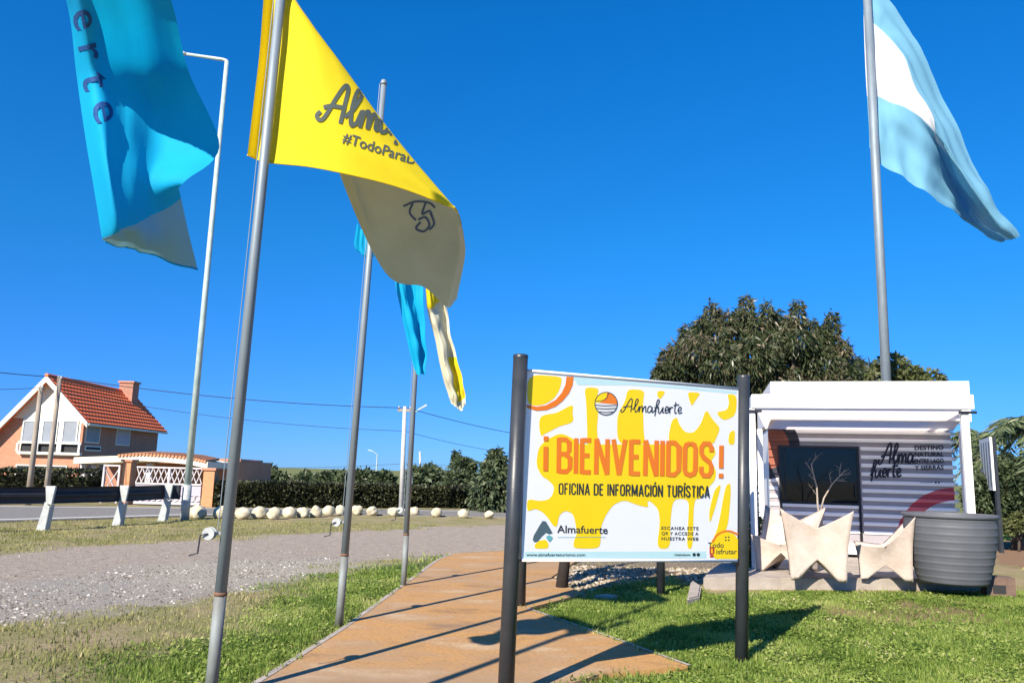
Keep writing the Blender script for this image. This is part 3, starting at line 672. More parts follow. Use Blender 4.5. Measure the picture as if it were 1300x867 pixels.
# ------------------------------------------------------------------ flags
def crn(a, k):
    """Catmull-Rom upsample a (n,...) along axis 0"""
    n = len(a); out = []
    for i in range(n-1):
        p0 = a[i-1] if i > 0 else 2*a[0]-a[1]; p1 = a[i]; p2 = a[i+1]; p3 = a[i+2] if i+2 < n else 2*a[-1]-a[-2]
        for j in range(k):
            t = j/k; out.append(0.5*((2*p1)+(p2-p0)*t+(2*p0-5*p1+4*p2-p3)*t*t+(3*p1-p0-3*p2+p3)*t**3))
    out.append(a[-1]); return np.array(out)
def flag(rows, mats, label, k=10, matfn=None, ripple=0.012, freq=9, seed=1, group=None, name='flag', hem=None, stripe=None):
    A = np.array([[tuple(P(*p)) for p in r] for r in rows])
    A = crn(A, k); A = crn(A.transpose(1, 0, 2), k).transpose(1, 0, 2)
    nr, nc = A.shape[:2]
    du = np.gradient(A, axis=1); dv = np.gradient(A, axis=0); N = np.cross(du, dv); N /= (np.linalg.norm(N, axis=2, keepdims=True)+1e-9)
    u = np.linspace(0, 1, nc)[None,:]; v = np.linspace(0, 1, nr)[:,None]
    rp = ripple*(np.sin(u*freq*2.1+v*3.3+seed)*0.6+np.sin(u*freq*0.7-v*5+seed*2)*0.8 + 0.5*np.sin(v*freq*2.7+u*4+seed))*np.clip(u*3, 0.1, 1)
    rp = rp + (fbm(u*26+seed*3+v*4, v*9+u*3+seed)-.5)*ripple*1.1*np.clip(u*4, .2, 1)
    A = A + N*rp[:,:,None]
    idx = np.arange(nr*nc).reshape(nr, nc)
    f = np.stack([idx[:-1,:-1], idx[:-1,1:], idx[1:,1:], idx[1:,:-1]], -1).reshape(-1, 4)
    o = bpy.data.objects.new(name, None)
    me = bpy.data.meshes.new(name)
    me.from_pydata([tuple(p) for p in A.reshape(-1, 3)], [], [tuple(int(q) for q in r) for r in f])
    ob = link(name, me, mats); me.polygons.foreach_set('use_smooth', [True]*len(me.polygons))
    if stripe:
        at = me.attributes.new('stripe', 'FLOAT', 'POINT'); at.data.foreach_set('value', [float(stripe(j/(nc-1), i/(nr-1))) for i in range(nr) for j in range(nc)])
    if matfn:
        mi = [matfn((j+0.5)/(nc-1), (i+0.5)/(nr-1)) for i in range(nr-1) for j in range(nc-1)]
        me.polygons.foreach_set('material_index', mi)
    tag(ob, label, 'flag', group)
    bvh = BVHTree.FromPolygons([Vector(p) for p in A.reshape(-1, 3)], [tuple(int(q) for q in r) for r in f])
    def proj(px, py, lift):
        d = ray(px, py).normalized(); h = bvh.ray_cast(EYE, d)
        return None if h[0] is None else h[0] - d*lift
    if hem:
        m = MB()
        edges = {'top': A[0], 'bot': A[-1], 'fly': A[:,-1], 'hoist': A[:,0]}
        for e in hem: m.tube([Vector(p) for p in edges[e][::2]], 0.006, 5)
        m.build('hem', mats[0] if isinstance(mats, list) else mats, ob)
    return ob, proj
Y1 = b1.y
# big yellow flag: rows go from the front hem, over the fold, to the hanging back edge
rowsY = [
 [(314,197,Y1+.16),(328,203,Y1+.24),(345,207,Y1+.05),(395,212,Y1+.0),(440,221,Y1+.03),(510,239,Y1+.20),(572,262,Y1+.38),(575,262,Y1+.42)],
 [(322,130,Y1+.16),(336,140,Y1+.26),(353,140,Y1+.06),(400,150,Y1+.0),(448,175,Y1+.06),(512,215,Y1+.22),(573,261,Y1+.40),(576,262,Y1+.43)],
 [(330,60,Y1+.16),(344,65,Y1+.26),(361,60,Y1+.06),(400,85,Y1+.02),(440,120,Y1+.10),(500,185,Y1+.26),(573,261,Y1+.44),(577,263,Y1+.46)],
 [(337,-40,Y1+.16),(352,-40,Y1+.26),(366,-12,Y1+.08),(398,32,Y1+.08),(436,84,Y1+.18),(492,160,Y1+.34),(574,262,Y1+.50),(579,265,Y1+.50)],
 [(338,-42,Y1+.20),(353,-35,Y1+.32),(368,-5,Y1+.26),(400,50,Y1+.30),(442,130,Y1+.40),(508,200,Y1+.55),(580,285,Y1+.72),(585,280,Y1+.62)],
 [(340,-30,Y1+.22),(356,-10,Y1+.35),(374,25,Y1+.34),(412,110,Y1+.46),(460,245,Y1+.80),(522,290,Y1+1.0),(583,322,Y1+1.15),(591,320,Y1+.95)],
 [(342,-20,Y1+.24),(360,10,Y1+.38),(382,60,Y1+.42),(430,215,Y1+.60),(489,346,Y1+1.25),(538,364,Y1+1.45),(568,390,Y1+1.6),(581,380,Y1+1.3)]]
def ymat(u, v): return (2 if v > .66 and u > .86 else 1) if v > 0.5 else 0  # pale rim: sunlight on the curled fly put into the cloth colour
fy, pj = flag(rowsY, [M['flag_yellow'], M['flag_yellow_back'], M['flag_pale']], 'large bright yellow flag folded over on itself on the nearest pole', 9, ymat, ripple=0.006, seed=2, hem=['top'])
pr = Print(pj, 0.008, 0.0004); pr.sub = 4
pr.script(SCRIPT, (404,152), (45,9.5), (9,-48), 5.2)
pr.build('script_lettering', M['grey_print'], fy)
pr = Print(pj, 0.008, 0.0002); pr.sub = 4
pr.text('#TodoParaDisfrutar', (434,180), (17.6,5.6), (4.5,-18), 0.012)
pr.build('lettering', M['grey_print'], fy)
pr = Print(pj, 0.008, 0.0004); pr.sub = 4
for q in ([(512,262),(528,256),(545,258),(552,264)],[(524,258),(520,270),(528,280)],[(540,258),(536,272),(545,268),(549,276)],[(534,282),(528,290),(538,294),(545,286),(540,276),(531,279)],[(545,292),(551,284),(546,270)]):
    pr.stroke(q, 2.6)
pr.build('show_through_lettering', M['mirror_print'], fy)

# cyan flag at the left edge
Y0 = b0.y
def atp(z, s=0.0): q = b0 + (t0-b0)*(z/6.2); return q
rowsC = [
 [(-10,-150,Y0+.05),(0,-215,Y0),(14,-280,Y0),(25,-330,Y0),(45,-420,Y0)],
 [(40,-110,Y0+.35),(62,-135,Y0+.2),(88,-155,Y0+.22),(115,-180,Y0+.25),(150,-230,Y0+.3)],
 [(84,0,Y0+.95),(104,0,Y0+.78),(140,0,Y0+.80),(176,0,Y0+.86),(216,0,Y0+.80)],
 [(96,90,Y0+1.22),(118,88,Y0+1.12),(155,86,Y0+1.36),(196,92,Y0+1.48),(240,95,Y0+1.38)],
 [(106,160,Y0+1.22),(128,162,Y0+1.06),(160,165,Y0+1.24),(205,178,Y0+1.40),(277,185,Y0+1.36)],
 [(118,235,Y0+1.20),(138,232,Y0+1.04),(162,228,Y0+1.16),(192,230,Y0+1.30),(232,232,Y0+1.26)],
 [(129,300,Y0+1.24),(150,291,Y0+1.12),(172,280,Y0+1.22),(199,266,Y0+1.38),(230,250,Y0+1.40)],
 [(131,303,Y0+1.32),(155,304,Y0+1.28),(180,301,Y0+1.34),(210,296,Y0+1.50),(237,284,Y0+1.50)],
 [(133,306,Y0+1.42),(158,314,Y0+1.50),(184,322,Y0+1.56),(214,332,Y0+1.66),(250,342,Y0+1.62)]]
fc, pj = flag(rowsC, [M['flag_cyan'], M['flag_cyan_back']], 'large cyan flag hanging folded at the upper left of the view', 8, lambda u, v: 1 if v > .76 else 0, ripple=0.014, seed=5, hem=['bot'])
pr = Print(pj, 0.008, 0.0004); pr.sub = 4
pr.text('A l m a f u e r t e', (70,-330), (9,46), (42,-9), 0.03, 0.6) if False else None
for ch_, a_, b_ in (('e',(116,132),56),('t',(103,96),56),('r',(99,60),52),('e',(91,16),52),('u',(84,-28),50)): pr.text(ch_, a_, (b_*.24,b_*1.12), (b_*.95,-b_*.22), 0.006)
pr.build('lettering', M['navy_print'], fc)

# cyan flag on the second pole, its fly hanging out below the yellow one
Y2 = b2.y
rows2 = [
 [(453,284,Y2+.12),(462,284,Y2+.14),(475,190,Y2+.1),(487,178,Y2+.1)],
 [(453,318,Y2+.12),(467,320,Y2+.14),(485,240,Y2+.25),(505,230,Y2+.3)],
 [(497,320,Y2+.5),(508,322,Y2+.42),(520,320,Y2+.55),(532,318,Y2+.6)],
 [(501,355,Y2+.5),(512,358,Y2+.40),(520,355,Y2+.55),(535,356,Y2+.5)],
 [(510,400,Y2+.5),(521,404,Y2+.40),(528,400,Y2+.56),(539,402,Y2+.5)],
 [(518,438,Y2+.5),(528,440,Y2+.42),(533,438,Y2+.56),(543,446,Y2+.5)],
 [(526,470,Y2+.5),(531,476,Y2+.46),(536,474,Y2+.52),(541,478,Y2+.5)]]
rows2 = rows2[0:0] + rows2
flag(rows2, [M['flag_cyan']], 'narrow cyan flag hanging limp below the large yellow flag', 8, ripple=0.02, freq=14, seed=3)
# second yellow flag on the third pole
Y3 = b3.y
rows3 = [
 [(538,330,Y3+.02),(541,300,Y3),(543,275,Y3),(545,262,Y3)],
 [(541,378,Y3+.1),(546,375,Y3+.02),(553,370,Y3+.12),(560,340,Y3+.2)],
 [(543,398,Y3+.25),(551,402,Y3+.1),(560,392,Y3+.3),(567,388,Y3+.3)],
 [(552,430,Y3+.3),(560,432,Y3+.12),(566,428,Y3+.34),(574,430,Y3+.3)],
 [(560,470,Y3+.3),(567,472,Y3+.10),(573,468,Y3+.36),(583,466,Y3+.3)],
 [(568,497,Y3+.3),(575,500,Y3+.16),(580,498,Y3+.32),(589,494,Y3+.3)],
 [(573,512,Y3+.3),(580,518,Y3+.24),(585,522,Y3+.3),(591,512,Y3+.3)]]
flag(rows3, [M['flag_pale'], M['flag_yellow']], 'narrow pale yellow flag twisted round itself on the farthest pole of the row', 8, lambda u, v: 1 if u > .5 and .6 < v < .92 or v < .25 else 0, ripple=0.03, freq=14, seed=8,
     )
# national flag
YA = 18.85
rowsA = [
 [(1095,-55,YA),(1112,-20,YA+.05),(1152,38,YA+.15),(1200,125,YA+.3),(1236,205,YA+.5),(1262,258,YA+.65),(1296,299,YA+.8)],
 [(1096,0,YA),(1110,14,YA-.12),(1140,50,YA-.1),(1186,135,YA+.05),(1228,215,YA+.2),(1258,268,YA+.4),(1291,302,YA+.7)],
 [(1097,45,YA),(1112,52,YA-.05),(1136,70,YA-.25),(1174,128,YA-.25),(1208,200,YA-.1),(1242,262,YA+.6),(1286,303,YA+.9)],
 [(1099,92,YA),(1114,92,YA-.2),(1138,104,YA-.15),(1176,150,YA-.35),(1200,205,YA+.5),(1232,265,YA+1.4),(1281,304,YA+1.2)],
 [(1101,128,YA),(1116,128,YA-.05),(1142,142,YA-.3),(1178,178,YA-.1),(1206,225,YA+1.2),(1230,272,YA+2.0),(1276,305,YA+1.4)],
 [(1103,160,YA),(1118,170,YA-.2),(1142,184,YA-.15),(1176,214,YA-.1),(1205,250,YA+.8),(1230,281,YA+2.0),(1274,305,YA+1.4)],
 [(1104,188,YA),(1120,210,YA-.05),(1148,226,YA-.3),(1180,247,YA-.25),(1206,268,YA+.4),(1232,285,YA+1.8),(1272,306,YA+1.4)]]
def amat(u, v):
    c_, h_ = 0.44+0.03*u, 0.20*(1 if u < .25 else max(0, 1-((u-.25)/.42)**1.3))
    return h_-abs(v-c_)
def stripemat():
    m, n, l, b = newmat('striped_flag_cloth')
    a = n.new('ShaderNodeAttribute'); a.attribute_name = 'stripe'
    g = n.new('ShaderNodeMapRange'); g.inputs[1].default_value = -.006; g.inputs[2].default_value = .006; l.new(a.outputs['Fac'], g.inputs[0])
    r = ramp(n, l, g.outputs[0], [(0, (0.20,0.47,0.64)), (1, (0.80,0.80,0.80))])
    l.new(r.outputs[0], b.inputs['Base Color']); b.inputs['Roughness'].default_value = 0.75; b.inputs['Specular IOR Level'].default_value = 0.2
    tr = n.new('ShaderNodeBsdfTranslucent'); l.new(r.outputs[0], tr.inputs[0]); mx = n.new('ShaderNodeMixShader'); mx.inputs[0].default_value = 0.3
    l.new(b.outputs[0], mx.inputs[1]); l.new(tr.outputs[0], mx.inputs[2]); l.new(mx.outputs[0], n['Material Output'].inputs[0]); return m
flag(rowsA, [stripemat()], 'light blue and white striped national flag drooping on the tall pole behind the kiosk', 10, None, stripe=amat, ripple=0.05, freq=16, seed=4, name='national_flag')

# ------------------------------------------------------------------ street lamp
lb = G(234,660); lt = P(288,78,lb.y)
t = thing('street_lamp', 'tall pale street lamp post with short arm bent to the left at its top', 'street lamp', lb)
MB().tube([lb-Vector((0,0,.05)), lb+(lt-lb)*0.07], [0.13,0.125], 16).build('base', M['rail_post'], t, True, True)
MB().tube([lb+(lt-lb)*0.07, lb+(lt-lb)*0.5, lt], [0.10,0.085,0.065], 16).build('pole_shaft', M['lamp_pole'], t, True, True)
la = P(237,69,lb.y)
MB().tube([lt-Vector((0,0,.15)), lt+Vector((-.02,0,.02)), lt+(la-lt)*0.1+Vector((0,0,.03)), la], [0.06,0.06,0.055,0.045], 12).build('arm', M['lamp_pole'], t, True, True)
MB().tube([la, la+(la-lt).normalized()*0.25], [0.05,0.09], 10).build('lamp_head', M['rail_post'], t, True, True)

# ------------------------------------------------------------------ welcome banner
pl_ = G(641,893); pr_ = G(941,839)
t = thing('welcome_sign', 'large yellow and white welcome banner stretched between two charcoal posts', 'sign', (pl_+pr_)/2)
for b, tp in ((pl_, P(661,451,pl_.y)), (pr_, P(944,477,pr_.y))):
    q = MB().tube([b-Vector((0,0,.1)), tp], [0.058,0.056], 24).build('post', M['sign_post'], t, True, True)
    MB().lathe([(0.001,0.006),(0.05,0.005),(0.0575,0.0),(0.0575,-0.02)], tp, 20).build('cap', M['sign_post'], q, True, True)
bd = (pr_-pl_); bd.z = 0; bd.normalize(); bn = Vector((bd.y, -bd.x, 0))   # toward the camera
bp0 = pl_ + bn*0.035
def bproj(px, py, lift): return onplane(px, py, bp0 + bn*lift, bn)
def B6(x, y): return (660+x/4.483, 460+y/4.483)
def B7(x, y): return (640+x/4.194, 590+y/4.194)
def B5(x, y): return (620+x/2.891, 440+y/2.891)
tl, tr_, br_, bl_ = [bproj(a, b, 0) for a, b in ((668,470),(937.5,493),(936,712),(662,711))]
m = MB(); N_ = 24
front = []
for j in range(N_+1):
    for i in range(N_+1):
        u, v = i/N_, j/N_
        p = (tl*(1-u)+tr_*u)*(1-v)+(bl_*(1-u)+br_*u)*v; front.append(p)
fs = [(j*(N_+1)+i, j*(N_+1)+i+1, (j+1)*(N_+1)+i+1, (j+1)*(N_+1)+i) for j in range(N_) for i in range(N_)]
m.add(front, fs); m.add([p-bn*0.004 for p in front], fs)
ban = m.build('banner', M['banner'], t, True)
for e0, e1 in ((tl, tr_), (bl_, br_)): MB().tube([e0, e1], 0.010, 8).build('banner_rod', M['white_paint'], t, True, True)
for a, s_ in ((tl, 1), (bl_, 1), (tr_, -1), (br_, -1)):
    MB().tube([a+bd*0.02*s_, a-bd*0.03*s_-bn*0.01, a-bd*0.05*s_-bn*0.03], 0.006, 6).build('tie', M['wire'], t, True)
def bprint(name, mt): return lambda pr_: pr_.build(name, M[mt], ban)
pr = Print(bproj, 0.0007, 0.0001)
pr.poly([B6(300,82),B6(1238,165),B6(1232,180),B6(900,150),B6(620,130),B6(330,128)]); pr.poly([B7(110,462),B7(1075,460),B7(1078,496),B7(104,496)])
pr.build('aqua_band', M['pale_print'], ban)
pr = Print(bproj, 0.0010, 0.00005)
# sun disc, drips and fields of yellow
pr.poly([B6(45,68),B6(237,80),B6(238,110),B6(225,160),B6(195,205),B6(150,235),B6(95,248),B6(40,236)], 2)
pr.poly([B6(118,312),B6(210,285),B6(295,245),B6(300,290),B6(298,338),B6(225,365),B6(150,402),B6(118,412)], True)
pr.poly([B6(366,140),B6(452,146),B6(440,190),B6(446,300),B6(438,380),B6(448,470),B6(380,470),B6(384,420),B6(378,230)], 2)
pr.poly([B6(612,150),B6(712,158),B6(700,225),B6(705,400),B6(715,470),B6(556,470),B6(552,300),B6(600,220)], 2)
pr.poly([B6(783,160),B6(832,164),B6(800,212),B6(782,195)], 2)
pr.poly([B6(955,168),B6(1032,172),B6(1000,215),B6(978,252),B6(960,200)], 2)
pr.poly([B6(1178,178),B6(1236,186),B6(1230,300),B6(1160,335),B6(1113,283),B6(1180,272),B6(1192,225)], 2)
pr.poly([B6(895,310),B6(905,350),B6(940,398),B6(990,400),B6(1030,350),B6(1060,262),B6(1100,330),B6(1142,372),B6(1118,430),B6(1100,470),B6(838,470),B6(862,330)], 2)
pr.poly([B6(1190,400),B6(1225,380),B6(1222,470),B6(1185,465)], 2)
# middle field behind the big word and its drips
mid = [B6(105,485),B6(150,440),B6(230,400),B6(300,430),B6(330,462),B6(380,466),B6(450,466),B6(555,466),B6(715,466),B6(838,466),B6(1100,466),
       B7(1130,-60),B7(1100,-20),B7(1130,30),B7(1125,80),B7(1080,130),B7(1050,180),B7(1010,182),B7(1005,445),B7(972,445),B7(980,300),B7(985,182),
       B7(900,180),B7(885,300),B7(885,445),B7(812,445),B7(830,310),B7(822,235),B7(775,190),B7(762,195),B7(770,228),B7(705,212),B7(640,186),B7(580,212),B7(540,270),B7(515,330),B7(515,400),B7(505,445),B7(366,445),B7(372,400),
       B7(388,370),B7(378,300),B7(365,258),B7(325,242),B7(292,268),B7(282,330),B7(262,325),B7(236,285),B7(205,250),B7(165,232),B7(122,250),B7(122,180),B7(190,192),B7(235,185),B7(258,160),B7(268,115),B7(235,80),B7(200,60),B7(170,0)]
pr.poly(mid, 2)
pr.poly([B7(165,445),B7(160,425),B7(190,400),B7(225,398),B7(238,425),B7(232,445)], 2)
pr.poly([B7(1120,130),B7(1158,98),B7(1135,190),B7(1095,320),B7(1090,250)], 2)
pr.poly([B7(1178,110),B7(1205,95),B7(1208,150),B7(1190,352),B7(1110,400),B7(1140,330)], 2)
pr.build('yellow_field', M['yellow_print'], ban)
pr = Print(bproj, 0.0019, 0.00008)
pr.poly([B7(1245,395),B7(1245,500),B7(1125,500),B7(1092,450),B7(1105,400),B7(1140,368),B7(1185,355),B7(1225,368)])
pr.build('yellow_emblem', M['yellow_print'], ban)
pr = Print(bproj, 0.0021, 0.0001)
pr.stroke([B7(1110,412),B7(1130,378),B7(1160,358),B7(1200,352),B7(1245,370)], 2.6)
pr.build('orange_arc', M['orange_print'], ban); pr = Print(bproj, 0.0021, 0.0001)
pr.poly([B6(265,80),B6(306,82),B6(300,130),B6(280,175),B6(245,218),B6(205,250),B6(150,272),B6(95,275),B6(40,258),B6(40,240),B6(95,252),B6(150,243),B6(205,212),B6(240,170),B6(260,125)])
pr.build('orange_arc', M['orange_print'], ban)
pr = Print(bproj, 0.0026, 0.00008)
ax = (Vector(B5(862,478))-Vector(B5(203,452)))
O0 = Vector(B5(203,452)); O1 = Vector(B5(862,478)); 
bx = Vector(B5(258,464)); bx2 = Vector(B5(818,480))
lenb = (bx2-bx).length; xdir = (bx2-bx).normalized(); H = 45.0
tot = sum(GL[c][0] for c in 'BIENVENIDOS')+0.19*10
pr.glyphs('BIENVENIDOS', bx, xdir*(lenb/tot), Vector((0.6,-H)), 5.9, 0.19)
pr.glyphs('\u00a1', Vector(B5(210,456)), xdir*40, Vector((0.6,-H*0.98)), 6.2)
pr.glyphs('!', Vector(B5(854,482)), xdir*40, Vector((0.6,-H*0.92)), 6.0)
pr.build('big_lettering', M['orange_print'], ban)
pr = Print(bproj, 0.0026, 0.00008)
ox, ox2 = Vector(B5(260,542)), Vector(B5(810,553))
st = 'OFICINA DE INFORMACI\u00d3N TUR\u00cdSTICA'
tot = sum((0.28 if c == ' ' else GL[c][0]+0.2) for c in st)-0.2
pr.glyphs(st, ox, (ox2-ox)/tot, Vector((0.2,-14.5)), 1.75, 0.2)
pr.build('subtitle_lettering', M['dark_print'], ban); pr = Print(bproj, 0.0026, 0.00008)
pr.script(SCRIPT, B6(578,282), (Vector(B6(930,292))-Vector(B6(578,282)))/4.1, Vector((1.2,-17)), 1.25)
pr.build('script_lettering', M['dark_print'], ban); pr = Print(bproj, 0.0026, 0.00008)
pr.text('Almafuerte', B7(282,360), Vector((15.5,0.35)), Vector((0.1,-13.5)), 0.014, fit=4.15)
pr.build('name_lettering', M['dark_print'], ban)
for i, s_ in enumerate(('ESCANEA ESTE', 'QR Y ACCEDE A', 'NUESTRA WEB')):
    pr = Print(bproj, 0.0026, 0.00008); pr.text(s_, B7(838,344+28*i), Vector((9.5,0.1)), Vector((0,-5.6)), 0.02, 1.15, fit=4.95); pr.build('lettering_line', M['dark_print'], ban)
pr = Print(bproj, 0.0026, 0.00008)
pr.text('www.almafuerteturismo.com', B7(118,485), Vector((7,0)), Vector((0,-5.2)), 0.01, fit=10.7)
pr.build('web_address', M['dark_print'], ban); pr = Print(bproj, 0.0026, 0.00008)
pr.text('/vivialmafuerte', B7(906,484), Vector((7,0)), Vector((0,-4.6)), 0.01, fit=2.9)
pr.ring(B7(1012,477), 0, 2.2, 0, 360, 14); pr.ring(B7(1034,477), 0, 2.2, 0, 360, 14)
pr.build('social_lettering', M['dark_print'], ban); pr = Print(bproj, 0.0026, 0.00008)
pr.text('Todo', B7(1086,440), Vector((10,0)), Vector((0,-9.5)), 0.012, fit=2.0)
pr.text('isfrutar', B7(1130,474), Vector((10,0)), Vector((0,-9)), 0.012, fit=2.6)
for a, b in ((1180,384),(1196,384),(1180,400),(1196,400)): pr.ring(B7(a, b), 0, 1.1, 0, 360, 8)
pr.build('emblem_lettering', M['dark_print'], ban)
pr = Print(bproj, 0.0026, 0.00008)
pr.glyphs('D', B7(1098,476), Vector((12,0)), Vector((0,-9)), 2.0)
pr.poly([B7(1096,480),B7(1116,480),B7(1116,492),B7(1096,492)])
pr.build('red_initial', M['red_print'], ban)
pr = Print(bproj, 0.0026, 0.00008)
pr.poly([B7(152,398),B7(158,375),B7(190,320),B7(205,298),B7(222,300),B7(240,330),B7(258,362),B7(240,368),B7(222,360),B7(200,380),B7(178,408),B7(160,410)])
pr.build('slate_logo', M['slate_print'], ban)
pr = Print(bproj, 0.0029, 0.0001)
pr.poly([B7(224,385),B7(238,374),B7(252,380),B7(258,388),B7(242,408)], True); pr.stroke([B7(284,384),B7(540,384)], 0.5)
pr.build('teal_logo', M['teal_print'], ban)
# round sun-and-waves emblem
ec = Vector(B6(491,234)); er = 14.3
pr = Print(bproj, 0.0026, 0.00008); pr.ring(ec, 0, er, 0, 360, 32); pr.build('emblem_ground', M['white_print'], ban)
pr = Print(bproj, 0.0029, 0.0001)
pr.poly([ec+Vector((er*math.cos(rad(a)), er*math.sin(rad(a)))) for a in range(-175, 6, 10)]+[ec+Vector((er*.8, 1))]); pr.build('emblem_sky', M['orange_print'], ban)
pr = Print(bproj, 0.0032, 0.0001)
pr.poly([ec+Vector((er*math.cos(rad(a)), er*math.sin(rad(a)))) for a in range(-176, -80, 10)]+[ec+Vector((1,-9)),ec+Vector((-3,-4)),ec+Vector((-9,-1))]); pr.build('emblem_sun', M['yellow_print'], ban)
pr = Print(bproj, 0.0035, 0.0001)
pr.ring(ec, er-0.5, er+0.5, 0, 360, 36); pr.stroke([ec+Vector((3,-13.6)),ec+Vector((1,-8)),ec+Vector((-4,-4)),ec+Vector((-13,-3))], 0.8)
for k_, (a, b) in enumerate(((-14,2),(-13,6),(-9.5,10.5))): pr.stroke([ec+Vector((a,b)),ec+Vector((0,b+0.8)),ec+Vector((-a,b))], 1.0)
pr.build('emblem_lines', M['dark_print'], ban)

# ------------------------------------------------------------------ second sign behind
q1 = G(661,772); q2 = G(839,756); dd = (q2-q1).normalized(); q3 = q1 + dd*((q2-q1).length*1.62)
q3 = G(942,748)
t = thing('rear_sign', 'plain blue grey sign seen behind the welcome banner on three dark posts', 'sign', (q1+q2)/2)
for b in (q1, q2, q3):
    MB().tube([b-Vector((0,0,.1)), b+Vector((0,0,2.42))], 0.058, 20).build('post', M['sign_post'], t, True, True)
rn_ = Vector((dd.y, -dd.x, 0))
m = MB(); a = q1 + dd*0.0 - rn_*0.08; b = q3 - dd*0.1 - rn_*0.08
m.prism([a+Vector((0,0,0.86)), b+Vector((0,0,0.80)), b+Vector((0,0,2.36)), a+Vector((0,0,2.38))], rn_*0.03); m.build('panel', M['sign_back'], t, True)

# ------------------------------------------------------------------ leaves and trees
def leaves(name, C, D, L, Wd, mt, parent=None, rnd=None, curl=0.15):
    n = len(C); D = D/(np.linalg.norm(D, axis=1, keepdims=True)+1e-9)
    r = rng.normal(size=(n, 3)); S = np.cross(D, r); S /= (np.linalg.norm(S, axis=1, keepdims=True)+1e-9)
    U = np.cross(S, D); L = L*rng.uniform(0.6, 1.3, n)[:,None]; ww = Wd*rng.uniform(0.7, 1.3, n)[:,None]
    v = np.empty((n, 4, 3)); v[:,0] = C; v[:,1] = C+D*L*0.45+S*ww/2+U*L*curl; v[:,2] = C+D*L; v[:,3] = C+D*L*0.45-S*ww/2+U*L*curl
    if rnd is None: rnd = rng.random(n)
    vv = v.reshape(-1, 3)
    if parent is not None:
        inv = np.array(W[parent.name].inverted()); vv = vv @ inv[:3,:3].T + inv[:3,3]
    return np_mesh(name, vv, np.arange(4*n).reshape(-1, 4), mt, parent, dict(rnd=np.repeat(rnd, 4)))
def blobpts(blobs, per):
    C = []; O = []; R = []
    for (c, r, k) in blobs:
        n = int(per*k); d = rng.normal(size=(n, 3)); d /= np.linalg.norm(d, axis=1, keepdims=True)
        rr = rng.uniform(0.45, 1.05, n)**0.6; rr *= (0.75+0.5*fbm(d[:,0]*3+c[0]*3+50, d[:,2]*3+d[:,1]*2+c[1]+60))
        C.append(np.array(c)+d*rr[:,None]*np.array(r)); O.append(d)
        R.append(np.clip(rng.normal(0, 0.22, n)+rng.uniform(0.3, 0.7), 0, 1))
    return np.concatenate(C), np.concatenate(O), np.concatenate(R)
M['tree_leaf'] = leafmat('dark_drooping_leaf', [(0, (0.02,0.034,0.014)), (0.4, (0.045,0.065,0.025)), (0.7, (0.095,0.105,0.05)), (0.88, (0.14,0.11,0.07)), (1, (0.22,0.18,0.13))], 0.15, 0.38)
M['far_leaf'] = leafmat('far_green_leaf', [(0, (0.03,0.05,0.026)), (0.5, (0.075,0.105,0.05)), (1, (0.15,0.18,0.09))], 0.25)
M['olive_leaf'] = leafmat('olive_leaf', [(0, (0.05,0.07,0.02)), (0.5, (0.11,0.13,0.045)), (1, (0.19,0.20,0.09))], 0.25)
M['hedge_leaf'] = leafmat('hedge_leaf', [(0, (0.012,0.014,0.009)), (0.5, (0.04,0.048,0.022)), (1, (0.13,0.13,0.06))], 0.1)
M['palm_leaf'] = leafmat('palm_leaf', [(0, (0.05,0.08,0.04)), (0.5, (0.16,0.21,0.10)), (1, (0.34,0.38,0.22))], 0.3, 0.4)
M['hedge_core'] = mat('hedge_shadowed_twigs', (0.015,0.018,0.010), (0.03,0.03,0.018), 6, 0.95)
def tree(name, label, base, blobs, trunk_r, per, L, Wd, mt, droop=0.6, group=None, fork=None, cat='tree', bark='bark'):
    base = Vector(base); t = thing(name, label, cat, base, 0, group)
    cz = np.mean([b[0] for b in blobs], axis=0)
    f = Vector(fork) if fork else base + (Vector(cz)-base)*0.45
    tr = MB().tube([base-Vector((0,0,.1)), base+(f-base)*0.5+Vector((trunk_r*.5,0,0)), f], [trunk_r*1.25, trunk_r, trunk_r*0.85], 10).build('trunk', M[bark], t, True, True)
    m = MB()
    for (c, r, k) in blobs:
        c = Vector(c); mid_ = (f+c)/2+Vector((rng.uniform(-.15,.15), rng.uniform(-.15,.15), -0.1*r[2])); e = f.lerp(c, 1.0)
        m.tube([f-(f-base).normalized()*0.1, mid_, c, e], [trunk_r*.5, trunk_r*.32, trunk_r*.18, trunk_r*.05], 6)
    m.build('branch', M[bark], tr, True, True)
    C, O, R = blobpts(blobs, per); D = O*0.7 + rng.normal(size=C.shape)*0.55 + np.array([0, 0, -droop])
    leaves('crown', C, D, L, Wd, M[mt], t, R)
    return t
